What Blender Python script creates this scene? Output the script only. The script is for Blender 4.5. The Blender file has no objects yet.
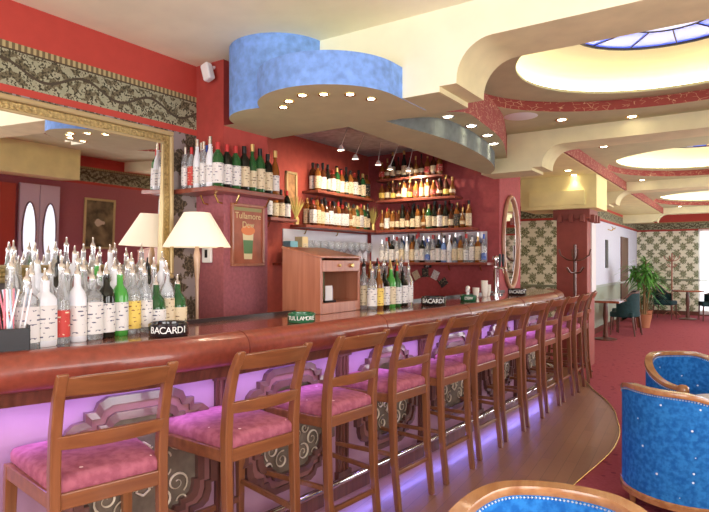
import bpy, math, random
from math import sin, cos, pi, radians as R, sqrt
from mathutils import Vector, Matrix
random.seed(7)
SC = bpy.context.scene
COL = SC.collection
# ------------------------------------------------------------ camera, world, exposure, big lights
cd = bpy.data.cameras.new('camera'); cam = bpy.data.objects.new('camera', cd); COL.objects.link(cam)
cam.location = (0, 0, 1.47); cam.rotation_euler = (R(90), 0, R(33.6))
cd.sensor_width = 36; cd.lens = 29.5; cd.shift_y = 6/709; cd.clip_start = .05
SC.camera = cam
vs = SC.view_settings
vs.view_transform = 'Standard'; vs.look = 'None'; vs.gamma = 1; vs.use_curve_mapping = False; vs.exposure = 0.33
w = bpy.data.worlds.new('world'); SC.world = w; w.use_nodes = True
w.node_tree.nodes['Background'].inputs[0].default_value = (.80, .88, 1, 1)
w.node_tree.nodes['Background'].inputs[1].default_value = 1.5

def area(loc, rot, sx, sy, e, col=(1, 1, 1), spread=180):
    l = bpy.data.lights.new('area_light', 'AREA'); l.shape = 'RECTANGLE'; l.size = sx; l.size_y = sy
    l.energy = e; l.color = col; l.spread = R(spread)
    o = bpy.data.objects.new('area_light', l); o.location = loc; o.rotation_euler = rot; COL.objects.link(o); return o
def spot(loc, e, ang=80, col=(1, .82, .6), tgt=None, r=.03):
    l = bpy.data.lights.new('spot_light', 'SPOT'); l.energy = e; l.spot_size = R(ang); l.spot_blend = .7; l.color = col; l.shadow_soft_size = r
    o = bpy.data.objects.new('spot_light', l); o.location = loc; COL.objects.link(o)
    if tgt is not None:
        o.rotation_euler = (Vector(tgt)-Vector(loc)).to_track_quat('-Z', 'Y').to_euler()
    return o
# daylight entering through the windows of the right wall and of the wall behind the camera
area((2.12, -1.3, 1.55), (0, R(90), 0), 1.7, 1.9, 62, (1, .97, .93))
area((2.12, 1.35, 1.55), (0, R(90), 0), 1.7, 1.9, 62, (1, .97, .93))
area((-1.2, -2.9, 1.6), (R(90), 0, 0), 3.0, 1.7, 95, (1, .96, .92))
area((2.12, 7.6, 1.5), (0, R(90), 0), 1.7, 1.9, 60, (1, .97, .94))
area((2.12, 11.0, 1.5), (0, R(90), 0), 1.7, 1.9, 60, (1, .97, .94))
area((2.12, 14.6, 1.5), (0, R(90), 0), 1.7, 2.4, 90, (1, .98, .96))

# ------------------------------------------------------------ materials
MATS = {}
def _new(name):
    m = bpy.data.materials.new(name); m.use_nodes = True
    return m, m.node_tree.nodes, m.node_tree.links, m.node_tree.nodes['Principled BSDF']
def ramp(n, stops, interp='LINEAR'):
    r = n.new('ShaderNodeValToRGB'); cr = r.color_ramp; cr.interpolation = interp
    while len(cr.elements) > 1: cr.elements.remove(cr.elements[-1])
    cr.elements[0].position = stops[0][0]; cr.elements[0].color = (*stops[0][1], 1)
    for p, c in stops[1:]:
        e = cr.elements.new(p); e.color = (*c, 1)
    return r
def mat(name, col, rough=.5, metal=0, noise=0, scale=20, bump=0, coat=0, trans=0, ior=1.45, emit=None, es=0, col2=None, stretch=None, spec=.5, alpha=1):
    if name in MATS: return MATS[name]
    m, n, l, b = _new(name)
    b.inputs['Base Color'].default_value = (*col, 1); b.inputs['Roughness'].default_value = rough
    b.inputs['Metallic'].default_value = metal; b.inputs['Coat Weight'].default_value = coat
    b.inputs['Coat Roughness'].default_value = .08
    b.inputs['Transmission Weight'].default_value = trans; b.inputs['IOR'].default_value = ior
    b.inputs['Specular IOR Level'].default_value = spec; b.inputs['Alpha'].default_value = alpha
    if emit: b.inputs['Emission Color'].default_value = (*emit, 1); b.inputs['Emission Strength'].default_value = es
    if noise or bump or col2:
        tc = n.new('ShaderNodeTexCoord'); mp = n.new('ShaderNodeMapping'); l.new(tc.outputs['Object'], mp.inputs[0])
        if stretch: mp.inputs['Scale'].default_value = stretch
        t = n.new('ShaderNodeTexNoise'); t.inputs['Scale'].default_value = scale; t.inputs['Detail'].default_value = 5
        l.new(mp.outputs[0], t.inputs['Vector'])
        c2 = col2 or tuple(c*(1-noise) for c in col)
        c1 = col if col2 else tuple(min(1, c*(1+noise)) for c in col)
        rp = ramp(n, [(.3, c2), (.7, c1)]); l.new(t.outputs['Fac'], rp.inputs[0]); l.new(rp.outputs[0], b.inputs['Base Color'])
        if bump:
            bp = n.new('ShaderNodeBump'); bp.inputs['Strength'].default_value = bump; bp.inputs['Distance'].default_value = .01
            l.new(t.outputs['Fac'], bp.inputs['Height']); l.new(bp.outputs[0], b.inputs['Normal'])
    MATS[name] = m; return m
def fabric(name, c1, c2, dot, dscale=14, dr=.12, nscale=25):
    m, n, l, b = _new(name); b.inputs['Roughness'].default_value = .85; b.inputs['Specular IOR Level'].default_value = .2
    tc = n.new('ShaderNodeTexCoord')
    t = n.new('ShaderNodeTexNoise'); t.inputs['Scale'].default_value = nscale; t.inputs['Detail'].default_value = 4; l.new(tc.outputs['Object'], t.inputs['Vector'])
    rp = ramp(n, [(.38, c2), (.62, c1)]); l.new(t.outputs['Fac'], rp.inputs[0])
    v = n.new('ShaderNodeTexVoronoi'); v.inputs['Scale'].default_value = dscale; v.inputs['Randomness'].default_value = .75; l.new(tc.outputs['Object'], v.inputs['Vector'])
    lt = n.new('ShaderNodeMath'); lt.operation = 'LESS_THAN'; l.new(v.outputs['Distance'], lt.inputs[0]); lt.inputs[1].default_value = dr
    mx = n.new('ShaderNodeMix'); mx.data_type = 'RGBA'; l.new(lt.outputs[0], mx.inputs[0]); l.new(rp.outputs[0], mx.inputs[6]); mx.inputs[7].default_value = (*dot, 1)
    l.new(mx.outputs[2], b.inputs['Base Color'])
    bp = n.new('ShaderNodeBump'); bp.inputs['Strength'].default_value = .25; bp.inputs['Distance'].default_value = .004
    l.new(t.outputs['Fac'], bp.inputs['Height']); l.new(bp.outputs[0], b.inputs['Normal'])
    MATS[name] = m; return m
class NB:   # small node maths helper
    def __init__(s, m): s.n = m.node_tree.nodes; s.l = m.node_tree.links
    def op(s, o, a, b=None, c=None):
        q = s.n.new('ShaderNodeMath'); q.operation = o
        for i, x in enumerate((a, b, c)):
            if x is None: continue
            if isinstance(x, (int, float)): q.inputs[i].default_value = x
            else: s.l.new(x, q.inputs[i])
        return q.outputs[0]
    def mix(s, f, a, b):
        q = s.n.new('ShaderNodeMix'); q.data_type = 'RGBA'
        if isinstance(f, (int, float)): q.inputs[0].default_value = f
        else: s.l.new(f, q.inputs[0])
        for i, x in ((6, a), (7, b)):
            if isinstance(x, tuple): q.inputs[i].default_value = (*x, 1)
            else: s.l.new(x, q.inputs[i])
        return q.outputs[2]
    def noise(s, vec, sc, det=3):
        t = s.n.new('ShaderNodeTexNoise'); t.inputs['Scale'].default_value = sc; t.inputs['Detail'].default_value = det
        s.l.new(vec, t.inputs['Vector']); return t.outputs['Fac']
def wall_mat(name, axis, low, frz0=2.40, frz1=2.63, paper_top=2.36, red=(.47, .062, .045), paper=((.42, .40, .30), (.10, .085, .05), (.22, .17, .10)), dado=None, P=.34, dens=0.0):
    """painted / papered wall, bands by height: paper, red strip, scroll frieze, red.  axis = running direction"""
    m, n, l, b = _new(name); N = NB(m); b.inputs['Roughness'].default_value = .75; b.inputs['Specular IOR Level'].default_value = .25
    g = n.new('ShaderNodeNewGeometry'); sx = n.new('ShaderNodeSeparateXYZ'); l.new(g.outputs['Position'], sx.inputs[0])
    u = sx.outputs[axis]; z = sx.outputs[2]
    nz = N.noise(g.outputs['Position'], 14, 4)
    nz2 = N.noise(g.outputs['Position'], 45, 3)
    if low == 'paper':
        cb, cdk, cm = paper
        uu = N.op('ADD', N.op('DIVIDE', u, P), N.op('MULTIPLY', N.op('SUBTRACT', nz, .5), .30))
        zz = N.op('ADD', N.op('DIVIDE', z, P*1.15), N.op('MULTIPLY', N.op('SUBTRACT', nz2, .5), .22))
        def med(du, dv, rad, petals, frq):
            a_ = N.op('SUBTRACT', N.op('FRACT', N.op('ADD', uu, du)), .5); b_ = N.op('SUBTRACT', N.op('FRACT', N.op('ADD', zz, dv)), .5)
            r_ = N.op('SQRT', N.op('ADD', N.op('MULTIPLY', a_, a_), N.op('MULTIPLY', b_, b_))); th = N.op('ARCTAN2', b_, a_)
            pt = N.op('COSINE', N.op('MULTIPLY', th, petals))
            edge_ = N.op('LESS_THAN', r_, N.op('ADD', rad, N.op('MULTIPLY', pt, rad*.22)))
            rg = N.op('SINE', N.op('ADD', N.op('MULTIPLY', r_, frq), N.op('MULTIPLY', pt, 1.3)))
            return edge_, N.op('MULTIPLY', edge_, N.op('GREATER_THAN', rg, -.05-dens))
        e1, d1 = med(0, 0, .30, 6, 52); e2, d2 = med(.5, .5, .25, 8, 60)
        s1 = N.op('ABSOLUTE', N.op('SINE', N.op('MULTIPLY', N.op('ADD', N.op('ADD', uu, zz), N.op('MULTIPLY', N.op('SINE', N.op('MULTIPLY', N.op('SUBTRACT', uu, zz), 2*pi)), .10)), pi)))
        s2 = N.op('ABSOLUTE', N.op('SINE', N.op('MULTIPLY', N.op('ADD', N.op('SUBTRACT', uu, zz), N.op('MULTIPLY', N.op('SINE', N.op('MULTIPLY', N.op('ADD', uu, zz), 2*pi)), .10)), pi)))
        leafn = N.op('GREATER_THAN', nz2, .50)
        st = N.op('MAXIMUM', N.op('LESS_THAN', s1, .27), N.op('LESS_THAN', s2, .27)); st = N.op('MULTIPLY', st, leafn)
        md = N.op('MAXIMUM', st, N.op('MAXIMUM', e1, e2)); md = N.op('MULTIPLY', md, N.op('GREATER_THAN', nz2, .44-dens))
        dk = N.op('MAXIMUM', d1, d2)
        c = N.mix(md, cb, cm); c = N.mix(dk, c, cdk)
    else:
        c = N.mix(nz2, tuple(q*.86 for q in low), tuple(min(1, q*1.12) for q in low))
    redc = N.mix(nz, tuple(q*.9 for q in red), tuple(min(1, q*1.1) for q in red))
    # scroll frieze
    P2 = .46; ph = N.op('MULTIPLY', u, 2*pi/P2)
    v = N.op('DIVIDE', N.op('SUBTRACT', z, frz0), frz1-frz0)
    stem = N.op('ABSOLUTE', N.op('SUBTRACT', N.op('SUBTRACT', v, .42), N.op('MULTIPLY', N.op('SINE', ph), .17)))
    vine = N.op('LESS_THAN', stem, .035)
    lf = N.noise(g.outputs['Position'], 26, 4)
    spir = N.op('SINE', N.op('ADD', N.op('MULTIPLY', N.op('SINE', N.op('MULTIPLY', ph, 2)), 2.6), N.op('MULTIPLY', v, 15)))
    leaf = N.op('MULTIPLY', N.op('GREATER_THAN', N.op('ADD', lf, N.op('MULTIPLY', spir, .14)), .53), N.op('LESS_THAN', N.op('ABSOLUTE', N.op('SUBTRACT', v, .42)), .36))
    lf2 = N.op('MULTIPLY', N.op('GREATER_THAN', N.noise(g.outputs['Position'], 75, 3), .52), N.op('GREATER_THAN', lf, .46)); fc = N.mix(lf, (.24, .25, .15), (.44, .43, .30)); fc = N.mix(leaf, fc, (.15, .13, .075)); fc = N.mix(lf2, fc, (.05, .045, .025)); fc = N.mix(vine, fc, (.07, .055, .035))
    dent = N.op('GREATER_THAN', N.op('SINE', N.op('MULTIPLY', u, 2*pi/.032)), 0)
    top = N.op('GREATER_THAN', v, .83)
    dcol = N.mix(dent, (.16, .12, .06), (.42, .35, .17)); fc = N.mix(top, fc, dcol)
    edge = N.op('LESS_THAN', N.op('ABSOLUTE', N.op('SUBTRACT', v, .83)), .02); fc = N.mix(edge, fc, (.07, .05, .03))
    c = N.mix(N.op('GREATER_THAN', z, paper_top), c, redc)
    c = N.mix(N.op('MULTIPLY', N.op('GREATER_THAN', z, frz0), N.op('LESS_THAN', z, frz1)), c, fc)
    if dado: c = N.mix(N.op('LESS_THAN', z, dado[0]), c, dado[1])
    l.new(c, b.inputs['Base Color']); MATS[name] = m; return m
def wood(name, c1, c2, rough=.3, axis='z', scale=1.0, coat=.3):
    m, n, l, b = _new(name); N = NB(m); b.inputs['Roughness'].default_value = rough; b.inputs['Coat Weight'].default_value = coat; b.inputs['Coat Roughness'].default_value = .12
    tc = n.new('ShaderNodeTexCoord'); mp = n.new('ShaderNodeMapping'); l.new(tc.outputs['Object'], mp.inputs[0])
    s = {'x': (2, 30, 30), 'y': (30, 2, 30), 'z': (30, 30, 2)}[axis]; mp.inputs['Scale'].default_value = tuple(q*scale for q in s)
    f = N.noise(mp.outputs[0], 1.0, 6)
    rp = ramp(n, [(.3, c2), (.7, c1)]); l.new(f, rp.inputs[0]); l.new(rp.outputs[0], b.inputs['Base Color'])
    MATS[name] = m; return m
def label_mat(name, base, ink):
    m, n, l, b = _new(name); N = NB(m); b.inputs['Roughness'].default_value = .6
    tc = n.new('ShaderNodeTexCoord'); sx = n.new('ShaderNodeSeparateXYZ'); l.new(tc.outputs['Object'], sx.inputs[0])
    a = N.op('GREATER_THAN', N.op('SINE', N.op('MULTIPLY', sx.outputs[2], 2*pi/.018)), .55)
    f = N.op('GREATER_THAN', N.noise(tc.outputs['Object'], 55, 2), .56)
    c = N.mix(N.op('MULTIPLY', a, f), base, ink); l.new(c, b.inputs['Base Color']); MATS[name] = m; return m

RED = (.40, .055, .042); PINK = (.37, .115, .135)
BEIGE = mat('beige_plaster', (.58, .57, .33), .85, noise=.06, scale=6)
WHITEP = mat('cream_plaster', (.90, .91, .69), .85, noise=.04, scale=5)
YEL = mat('yellow_plaster', (.86, .78, .38), .8, noise=.08, scale=5)
CEILM = mat('ceiling_paint', (.90, .87, .66), .9, noise=.05, scale=4)
BLUEP = mat('blue_sponged', (.19, .36, .78), .8, noise=.22, scale=22)
GREYB = mat('grey_sponged', (.16, .19, .18), .95, noise=.16, scale=18)
REDP = mat('red_paint', RED, .75, noise=.1, scale=14)
PINKP = mat('pillar_pink', PINK, .75, noise=.16, scale=45)
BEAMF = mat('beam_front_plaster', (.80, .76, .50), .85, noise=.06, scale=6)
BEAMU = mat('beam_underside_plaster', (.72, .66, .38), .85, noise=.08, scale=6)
DOMEM = mat('dome_plaster', (.95, .92, .70), .8)
OAK = wood('stool_wood', (.28, .105, .038), (.17, .058, .021), .28, 'z')
OAKX = wood('stool_wood_cross', (.28, .105, .038), (.17, .058, .021), .28, 'y')
MAHOG = wood('bar_top_wood', (.36, .12, .07), (.24, .07, .04), .12, 'y', coat=.8)
CABW = wood('cabinet_wood', (.44, .17, .10), (.32, .11, .06), .4, 'z')
DARKW = wood('dark_wood', (.16, .05, .03), (.07, .022, .014), .35, 'z')
LEATHER = mat('oxblood_leather', (.25, .055, .032), .33, noise=.18, scale=30, bump=.15, coat=.35)
SEAM = mat('leather_seam', (.16, .025, .015), .6)
BARF = mat('bar_front_paint', (.38, .21, .28), .5, noise=.05, scale=8)
MOULD = mat('dark_moulding', (.12, .05, .04), .3, noise=.2, scale=12, coat=.5)
PANELF = mat('panel_field', (.16, .12, .085), .55, noise=.25, scale=20)
SCROLL = mat('cream_scroll', (.62, .52, .38), .5)
CHROME = mat('chrome', (.8, .8, .82), .12, 1)
BRASS = mat('brass', (.75, .52, .22), .25, 1)
GOLD = mat('carved_gilt', (.45, .33, .13), .4, .6, noise=.45, scale=60, bump=.8)
GILT = mat('gilt_fillet', (.52, .40, .20), .35, .35)
PINKF = fabric('pink_upholstery', (.42, .13, .18), (.31, .085, .125), (.85, .6, .6), 11, .075, 30)
BLUEF = fabric('blue_upholstery', (.03, .23, .62), (.012, .13, .44), (.75, .88, 1), 13, .085, 38)
TEALF = mat('teal_upholstery', (.006, .035, .04), .8, noise=.2)
TUBW = wood('tub_chair_wood', (.50, .25, .10), (.34, .14, .05), .25, 'y', coat=.6)
BLACK = mat('black_plastic', (.012, .012, .014), .3)
WHITE = mat('white_plastic', (.85, .85, .85), .4)
MIRR = mat('mirror_glass', (.90, .90, .90), .015, 1)
MIRRW = mat('shelf_mirror', (.90, .91, .97), .15, .35)  # mostly diffuse white: bright window reflections are put into the colour
SHADE = mat('lamp_shade_fabric', (.93, .82, .66), .9, emit=(1, .85, .62), es=.28)
GREEN = mat('green_tin', (.03, .16, .06), .35)
LEAF = mat('leaf_green', (.10, .30, .05), .5, noise=.45, scale=6)
LEAFD = mat('leaf_dark', (.04, .14, .05), .5, noise=.4, scale=8)
TERRA = mat('terracotta', (.42, .16, .08), .8)
LAMPON = mat('lit_lamp', (1, .9, .7), .5, emit=(1, .86, .6), es=14)
LAMPD = mat('lit_disc', (1, .9, .7), .5, emit=(1, .84, .58), es=5)
SKYG = None

# ------------------------------------------------------------ mesh builder
class MB:
    def __init__(s): s.v = []; s.f = []; s.m = []
    def quad(s, *p, m=0):
        i = len(s.v); s.v += [tuple(q) for q in p]; s.f.append(tuple(range(i, i+len(p)))); s.m.append(m); return s
    def box(s, x0, x1, y0, y1, z0, z1, m=0):
        i = len(s.v)
        s.v += [(x, y, z) for x in (x0, x1) for y in (y0, y1) for z in (z0, z1)]
        for f in ((0, 1, 3, 2), (4, 6, 7, 5), (0, 4, 5, 1), (2, 3, 7, 6), (0, 2, 6, 4), (1, 5, 7, 3)):
            s.f.append(tuple(i+q for q in f)); s.m.append(m)
        return s
    def prism(s, poly, a0, a1, plane='xy', m=0, ms=None):
        """poly 2D, extruded a0..a1 along the remaining axis; sides take ms"""
        def P(p, a):
            return {'xy': (p[0], p[1], a), 'xz': (p[0], a, p[1]), 'yz': (a, p[0], p[1])}[plane]
        n = len(poly); i = len(s.v)
        s.v += [P(p, a0) for p in poly]+[P(p, a1) for p in poly]
        s.f.append(tuple(range(i+n-1, i-1, -1))); s.m.append(m)
        s.f.append(tuple(range(i+n, i+2*n))); s.m.append(m)
        for k in range(n):
            s.f.append((i+k, i+(k+1) % n, i+n+(k+1) % n, i+n+k)); s.m.append(m if ms is None else ms)
        return s
    def lathe(s, prof, c=(0, 0, 0), n=16, m=0, sx=1, sy=1, power=None):
        i = len(s.v); k = len(prof)
        for j in range(n):
            a = 2*pi*j/n; ca, sa = cos(a), sin(a)
            if power:
                q = (abs(ca)**power+abs(sa)**power)**(-1/power)
            else: q = 1
            for r, z in prof: s.v.append((c[0]+r*ca*sx*q, c[1]+r*sa*sy*q, c[2]+z))
        for j in range(n):
            for t in range(k-1):
                a, b = i+j*k+t, i+((j+1) % n)*k+t
                s.f.append((a, b, b+1, a+1)); s.m.append(m)
        return s
    def tube(s, pts, r, n=8, m=0, closed=False, flat=1.0):
        pts = [Vector(p) for p in pts]; N = len(pts)
        rr = r if isinstance(r, (list, tuple)) else [r]*N
        i = len(s.v); up = None
        for k in range(N):
            if closed: t = pts[(k+1) % N]-pts[k-1]
            else: t = pts[min(k+1, N-1)]-pts[max(k-1, 0)]
            t.normalize()
            if up is None: up = t.orthogonal().normalized()
            up = (up-t*up.dot(t)); up = up.normalized() if up.length > 1e-6 else t.orthogonal().normalized()
            bn = t.cross(up)
            for j in range(n):
                a = 2*pi*j/n
                s.v.append(tuple(pts[k]+up*cos(a)*rr[k]+bn*sin(a)*rr[k]*flat))
        for k in range(N if closed else N-1):
            k2 = (k+1) % N
            for j in range(n):
                s.f.append((i+k*n+j, i+k*n+(j+1) % n, i+k2*n+(j+1) % n, i+k2*n+j)); s.m.append(m)
        if not closed:
            s.f.append(tuple(i+j for j in range(n-1, -1, -1))); s.m.append(m)
            s.f.append(tuple(i+(N-1)*n+j for j in range(n))); s.m.append(m)
        return s
    def sweep(s, sec, path, m=0, closed=False, caps=True):
        """sec: list of (offset along normal, z). path: list of ((x,y),(nx,ny))"""
        i = len(s.v); k = len(sec); N = len(path)
        for (p, nn) in path:
            for a, z in sec: s.v.append((p[0]+nn[0]*a, p[1]+nn[1]*a, z))
        for j in range(N if closed else N-1):
            j2 = (j+1) % N
            for t in range(k):
                s.f.append((i+j*k+t, i+j*k+(t+1) % k, i+j2*k+(t+1) % k, i+j2*k+t)); s.m.append(m)
        if caps and not closed:
            s.f.append(tuple(i+t for t in range(k-1, -1, -1))); s.m.append(m)
            s.f.append(tuple(i+(N-1)*k+t for t in range(k))); s.m.append(m)
        return s
    def xf(s, M, start=0):
        for q in range(start, len(s.v)): s.v[q] = tuple(M @ Vector(s.v[q]))
        return s
    def build(s, name, mats, parent=None, smooth=None, bevel=0, loc=None, rot=None, kind=None, label=None):
        me = bpy.data.meshes.new(name); me.from_pydata(s.v, [], s.f)
        if not isinstance(mats, (list, tuple)): mats = [mats]
        for q in mats: me.materials.append(q)
        me.polygons.foreach_set('material_index', s.m)
        import bmesh as bmm
        b = bmm.new(); b.from_mesh(me); bmm.ops.recalc_face_normals(b, faces=b.faces[:]); b.to_mesh(me); b.free()
        if smooth:
            me.shade_smooth(); me.set_sharp_from_angle(angle=R(smooth))
        o = bpy.data.objects.new(name, me); COL.objects.link(o)
        if parent: o.parent = parent
        if loc: o.location = loc
        if rot: o.rotation_euler = rot
        if bevel:
            bv = o.modifiers.new('bevel', 'BEVEL'); bv.width = bevel; bv.segments = 2; bv.limit_method = 'ANGLE'
        if kind: o['kind'] = kind
        if label: o['label'] = label
        return o
def tag(o, label, cat, group=None, kind=None):
    o['label'] = label; o['category'] = cat
    if group: o['group'] = group
    if kind: o['kind'] = kind
    return o
def thing(name, label, cat, loc=(0, 0, 0), rz=0, group=None):
    o = bpy.data.objects.new(name, None); o.empty_display_size = .1; COL.objects.link(o); o.location = loc; o.rotation_euler = (0, 0, rz)
    return tag(o, label, cat, group)
def copy_tree(o, parent=None):
    c = o.copy(); COL.objects.link(c)
    if parent: c.parent = parent
    for ch in o.children: copy_tree(ch, c)
    return c
def dup(o, loc, rz, label, group=None):
    c = copy_tree(o); c.location = loc; c.rotation_euler = (0, 0, rz); c['label'] = label
    if group: c['group'] = group
    return c
def text(s, size, m, parent=None, loc=(0, 0, 0), rot=(0, 0, 0), name='lettering', ext=.0008):
    cu = bpy.data.curves.new(name, 'FONT'); cu.body = s; cu.size = size; cu.extrude = ext; cu.align_x = 'CENTER'; cu.align_y = 'CENTER'
    t = bpy.data.objects.new('tmp', cu); COL.objects.link(t)
    dg = bpy.context.evaluated_depsgraph_get(); dg.update()
    me = bpy.data.meshes.new_from_object(t.evaluated_get(dg)); bpy.data.objects.remove(t)
    me.materials.clear(); me.materials.append(m)
    o = bpy.data.objects.new(name, me); COL.objects.link(o); o.location = loc; o.rotation_euler = rot
    if parent: o.parent = parent
    return o
ORD = ['first', 'second', 'third', 'fourth', 'fifth', 'sixth', 'seventh', 'eighth', 'ninth', 'tenth', 'eleventh', 'twelfth', 'thirteenth',
       'fourteenth', 'fifteenth', 'sixteenth', 'seventeenth', 'eighteenth', 'nineteenth', 'twentieth', 'twenty-first', 'twenty-second', 'twenty-third', 'twenty-fourth', 'twenty-fifth', 'twenty-sixth']
def interp(pts, t):
    """Catmull-Rom through (t, value) samples"""
    if t <= pts[0][0]: i = 0
    else:
        i = 0
        while i < len(pts)-2 and t > pts[i+1][0]: i += 1
    t0, a = pts[i]; t1, b = pts[i+1]; h = t1-t0; u = (t-t0)/h
    def sl(j):
        j0, j1 = max(j-1, 0), min(j+1, len(pts)-1); return (pts[j1][1]-pts[j0][1])/(pts[j1][0]-pts[j0][0])
    m0, m1 = sl(i)*h, sl(i+1)*h
    return (2*u**3-3*u**2+1)*a+(u**3-2*u**2+u)*m0+(-2*u**3+3*u**2)*b+(u**3-u**2)*m1

# ------------------------------------------------------------ setting: floor
FL = [(-3, -1.32), (0, -1.2), (2, -1.08), (3.2, -.98), (4.06, -.90), (4.84, -.83), (5.4, -.86), (5.78, -.94), (6.2, -1.04), (6.63, -1.2), (7.12, -1.43), (8.0, -1.75), (8.4, -1.9)]
def plank_mat():
    m, n, l, b = _new('plank_floor'); N = NB(m); b.inputs['Roughness'].default_value = .38; b.inputs['Coat Weight'].default_value = .08
    g = n.new('ShaderNodeNewGeometry'); mp = n.new('ShaderNodeMapping'); mp.inputs['Rotation'].default_value = (0, 0, R(86)); l.new(g.outputs['Position'], mp.inputs[0])
    br = n.new('ShaderNodeTexBrick'); l.new(mp.outputs[0], br.inputs['Vector']); br.inputs['Scale'].default_value = 1
    br.inputs['Brick Width'].default_value = .9; br.inputs['Row Height'].default_value = .085; br.inputs['Mortar Size'].default_value = .002
    br.inputs['Color1'].default_value = (.28, .13, .065, 1); br.inputs['Color2'].default_value = (.20, .085, .042, 1); br.inputs['Mortar'].default_value = (.10, .045, .02, 1)
    f = N.noise(mp.outputs[0], 9, 5); c = N.mix(N.op('MULTIPLY', f, .45), br.outputs['Color'], (.34, .17, .09)); l.new(c, b.inputs['Base Color']); return m
def carpet_mat():
    m, n, l, b = _new('red_carpet'); N = NB(m); b.inputs['Roughness'].default_value = .95; b.inputs['Specular IOR Level'].default_value = .1
    g = n.new('ShaderNodeNewGeometry'); f = N.noise(g.outputs['Position'], 60, 3)
    v = n.new('ShaderNodeTexVoronoi'); v.inputs['Scale'].default_value = 9; l.new(g.outputs['Position'], v.inputs['Vector'])
    c = N.mix(f, (.26, .045, .06), (.42, .10, .12)); d = N.op('LESS_THAN', v.outputs['Distance'], .2)
    c = N.mix(N.op('MULTIPLY', d, .6), c, (.16, .025, .05)); l.new(c, b.inputs['Base Color'])
    bp = n.new('ShaderNodeBump'); bp.inputs['Strength'].default_value = .4; bp.inputs['Distance'].default_value = .004; l.new(f, bp.inputs['Height']); l.new(bp.outputs[0], b.inputs['Normal'])
    return m
MB().box(-4.2, 2.4, -3.2, 18.6, -.1, 0).build('floor', plank_mat(), kind='structure')
ys = [-3+.15*i for i in range(77)]
cp = [(interp(FL, y), y) for y in ys]
m = MB()
for a, b in zip(cp, cp[1:]):
    m.quad((a[0], a[1], .008), (2.2, a[1], .008), (2.2, b[1], .008), (b[0], b[1], .008))
    m.quad((a[0], a[1], 0), (a[0], a[1], .008), (b[0], b[1], .008), (b[0], b[1], 0))
m.quad((-4.1, 8.4, .008), (2.2, 8.4, .008), (2.2, 18.4, .008), (-4.1, 18.4, .008))
m.build('floor_carpet', carpet_mat(), kind='structure')
MB().tube([(x, y, .008) for x, y in cp], .006, 6).build('trim_1', BRASS, kind='structure')

# ------------------------------------------------------------ setting: walls
WL = wall_mat('wall_mirror_side', 1, 'paper', paper=((.30, .25, .24), (.06, .045, .03), (.15, .115, .075)), P=.25, dens=.25)
WP = wall_mat('wall_paper_x', 0, 'paper', paper=((.78, .75, .60), (.13, .15, .075), (.34, .34, .20)), P=.33, frz0=2.38, frz1=2.58, paper_top=2.33)
WR = wall_mat('wall_right_paint', 1, PINK)
WC = wall_mat('wall_corridor_paint', 1, (.66, .68, .80), frz0=2.40, frz1=2.6, paper_top=2.36, dado=(.98, (.38, .42, .34)))
WREV = wall_mat('wall_far_y', 1, 'paper', paper=((.78, .75, .60), (.13, .15, .075), (.34, .34, .20)), P=.33, frz0=2.38, frz1=2.58, paper_top=2.33)
S = dict(kind='structure')
MB().box(-3.35, -3.2, -3.1, 2.8, 0, 2.85).build('wall_left', WL, **S)
m = MB(); m.box(-3.35, -2.93, 2.8, 3.24, 0, 1.96, 1); m.box(-3.35, -2.93, 2.8, 3.24, 1.96, 2.85, 0)
m.build('wall_pillar', [REDP, PINKP], **S)  # pinker below its shelf than above
MB().box(-4.1, -3.35, 3.1, 3.24, 0, 2.85).build('wall_alcove_near', REDP, **S)
MB().box(-4.15, -4.0, 3.24, 6.5, 0, 2.85).build('wall_alcove', mat('alcove_red', (.40, .07, .048), .75, noise=.1, scale=14), **S)
m = MB(); m.box(-4.15, -2.26, 6.35, 7.1, 0, 2.85); m.build('wall_back_bar', mat('back_bar_paint', (.37, .07, .075), .75, noise=.12, scale=30), **S)
MB().box(-4.1, -3.95, 7.1, 12.2, 0, 2.85).build('wall_recess_left', WREV, **S)
MB().box(-4.1, -2.48, 12.2, 12.35, 0, 2.85).build('wall_recess_back', WP, **S)
MB().box(-2.63, -2.48, 12.35, 18.4, 0, 2.85).build('wall_corridor', WC, **S)
MB().box(-2.63, 2.4, 18.4, 18.55, 0, 2.85).build('wall_far', WP, **S)
# right wall with window openings
def wall_with_holes(name, axis, pos, th, a0, a1, z1, holes, mt):
    m = MB(); cuts = sorted(holes); cur = a0
    def bx(p, q, r, s_):
        if axis == 'y': m.box(pos, pos+th, p, q, r, s_)
        else: m.box(p, q, pos, pos+th, r, s_)
    for (p, q, r, s_) in cuts:
        bx(cur, p, 0, z1); 
        if r > 0: bx(p, q, 0, r)
        bx(p, q, s_, z1); cur = q
    bx(cur, a1, 0, z1); m.build(name, mt, **S)
RH = [(-2.3, -.3, .75, 2.35), (.35, 2.35, .75, 2.35), (6.6, 8.6, .7, 2.3), (10.0, 12.0, .7, 2.3), (13.4, 15.8, .7, 2.3)]
wall_with_holes('wall_right', 'y', 2.2, .2, -3.1, 18.5, 2.85, RH, WR)
wall_with_holes('wall_behind', 'x', -3.1, .12, -3.35, 2.4, 2.85, [(-2.8, .4, .75, 2.35)], mat('pink_wall_plain', PINK, .75, noise=.1, scale=30))
GLASS = mat('window_glass', (1, 1, 1), .0, trans=1, ior=1.0)
k = 1
for (a, b, c, d) in RH:
    m = MB()
    for t in (0, .5, 1):
        y = a+(b-a)*t; m.box(2.22, 2.30, y-.03, y+.03, c, d)
    m.box(2.22, 2.30, a, b, c-.0, c+.05); m.box(2.22, 2.30, a, b, d-.05, d)
    f = m.build('window_%d' % k, WHITE, **S); MB().box(2.255, 2.262, a, b, c, d).build('glass', GLASS, f); k += 1
m = MB()
for t in range(4):
    x = -2.8+3.2*t/3; m.box(x-.03, x+.03, -3.06, -3.0, .75, 2.35)
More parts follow.
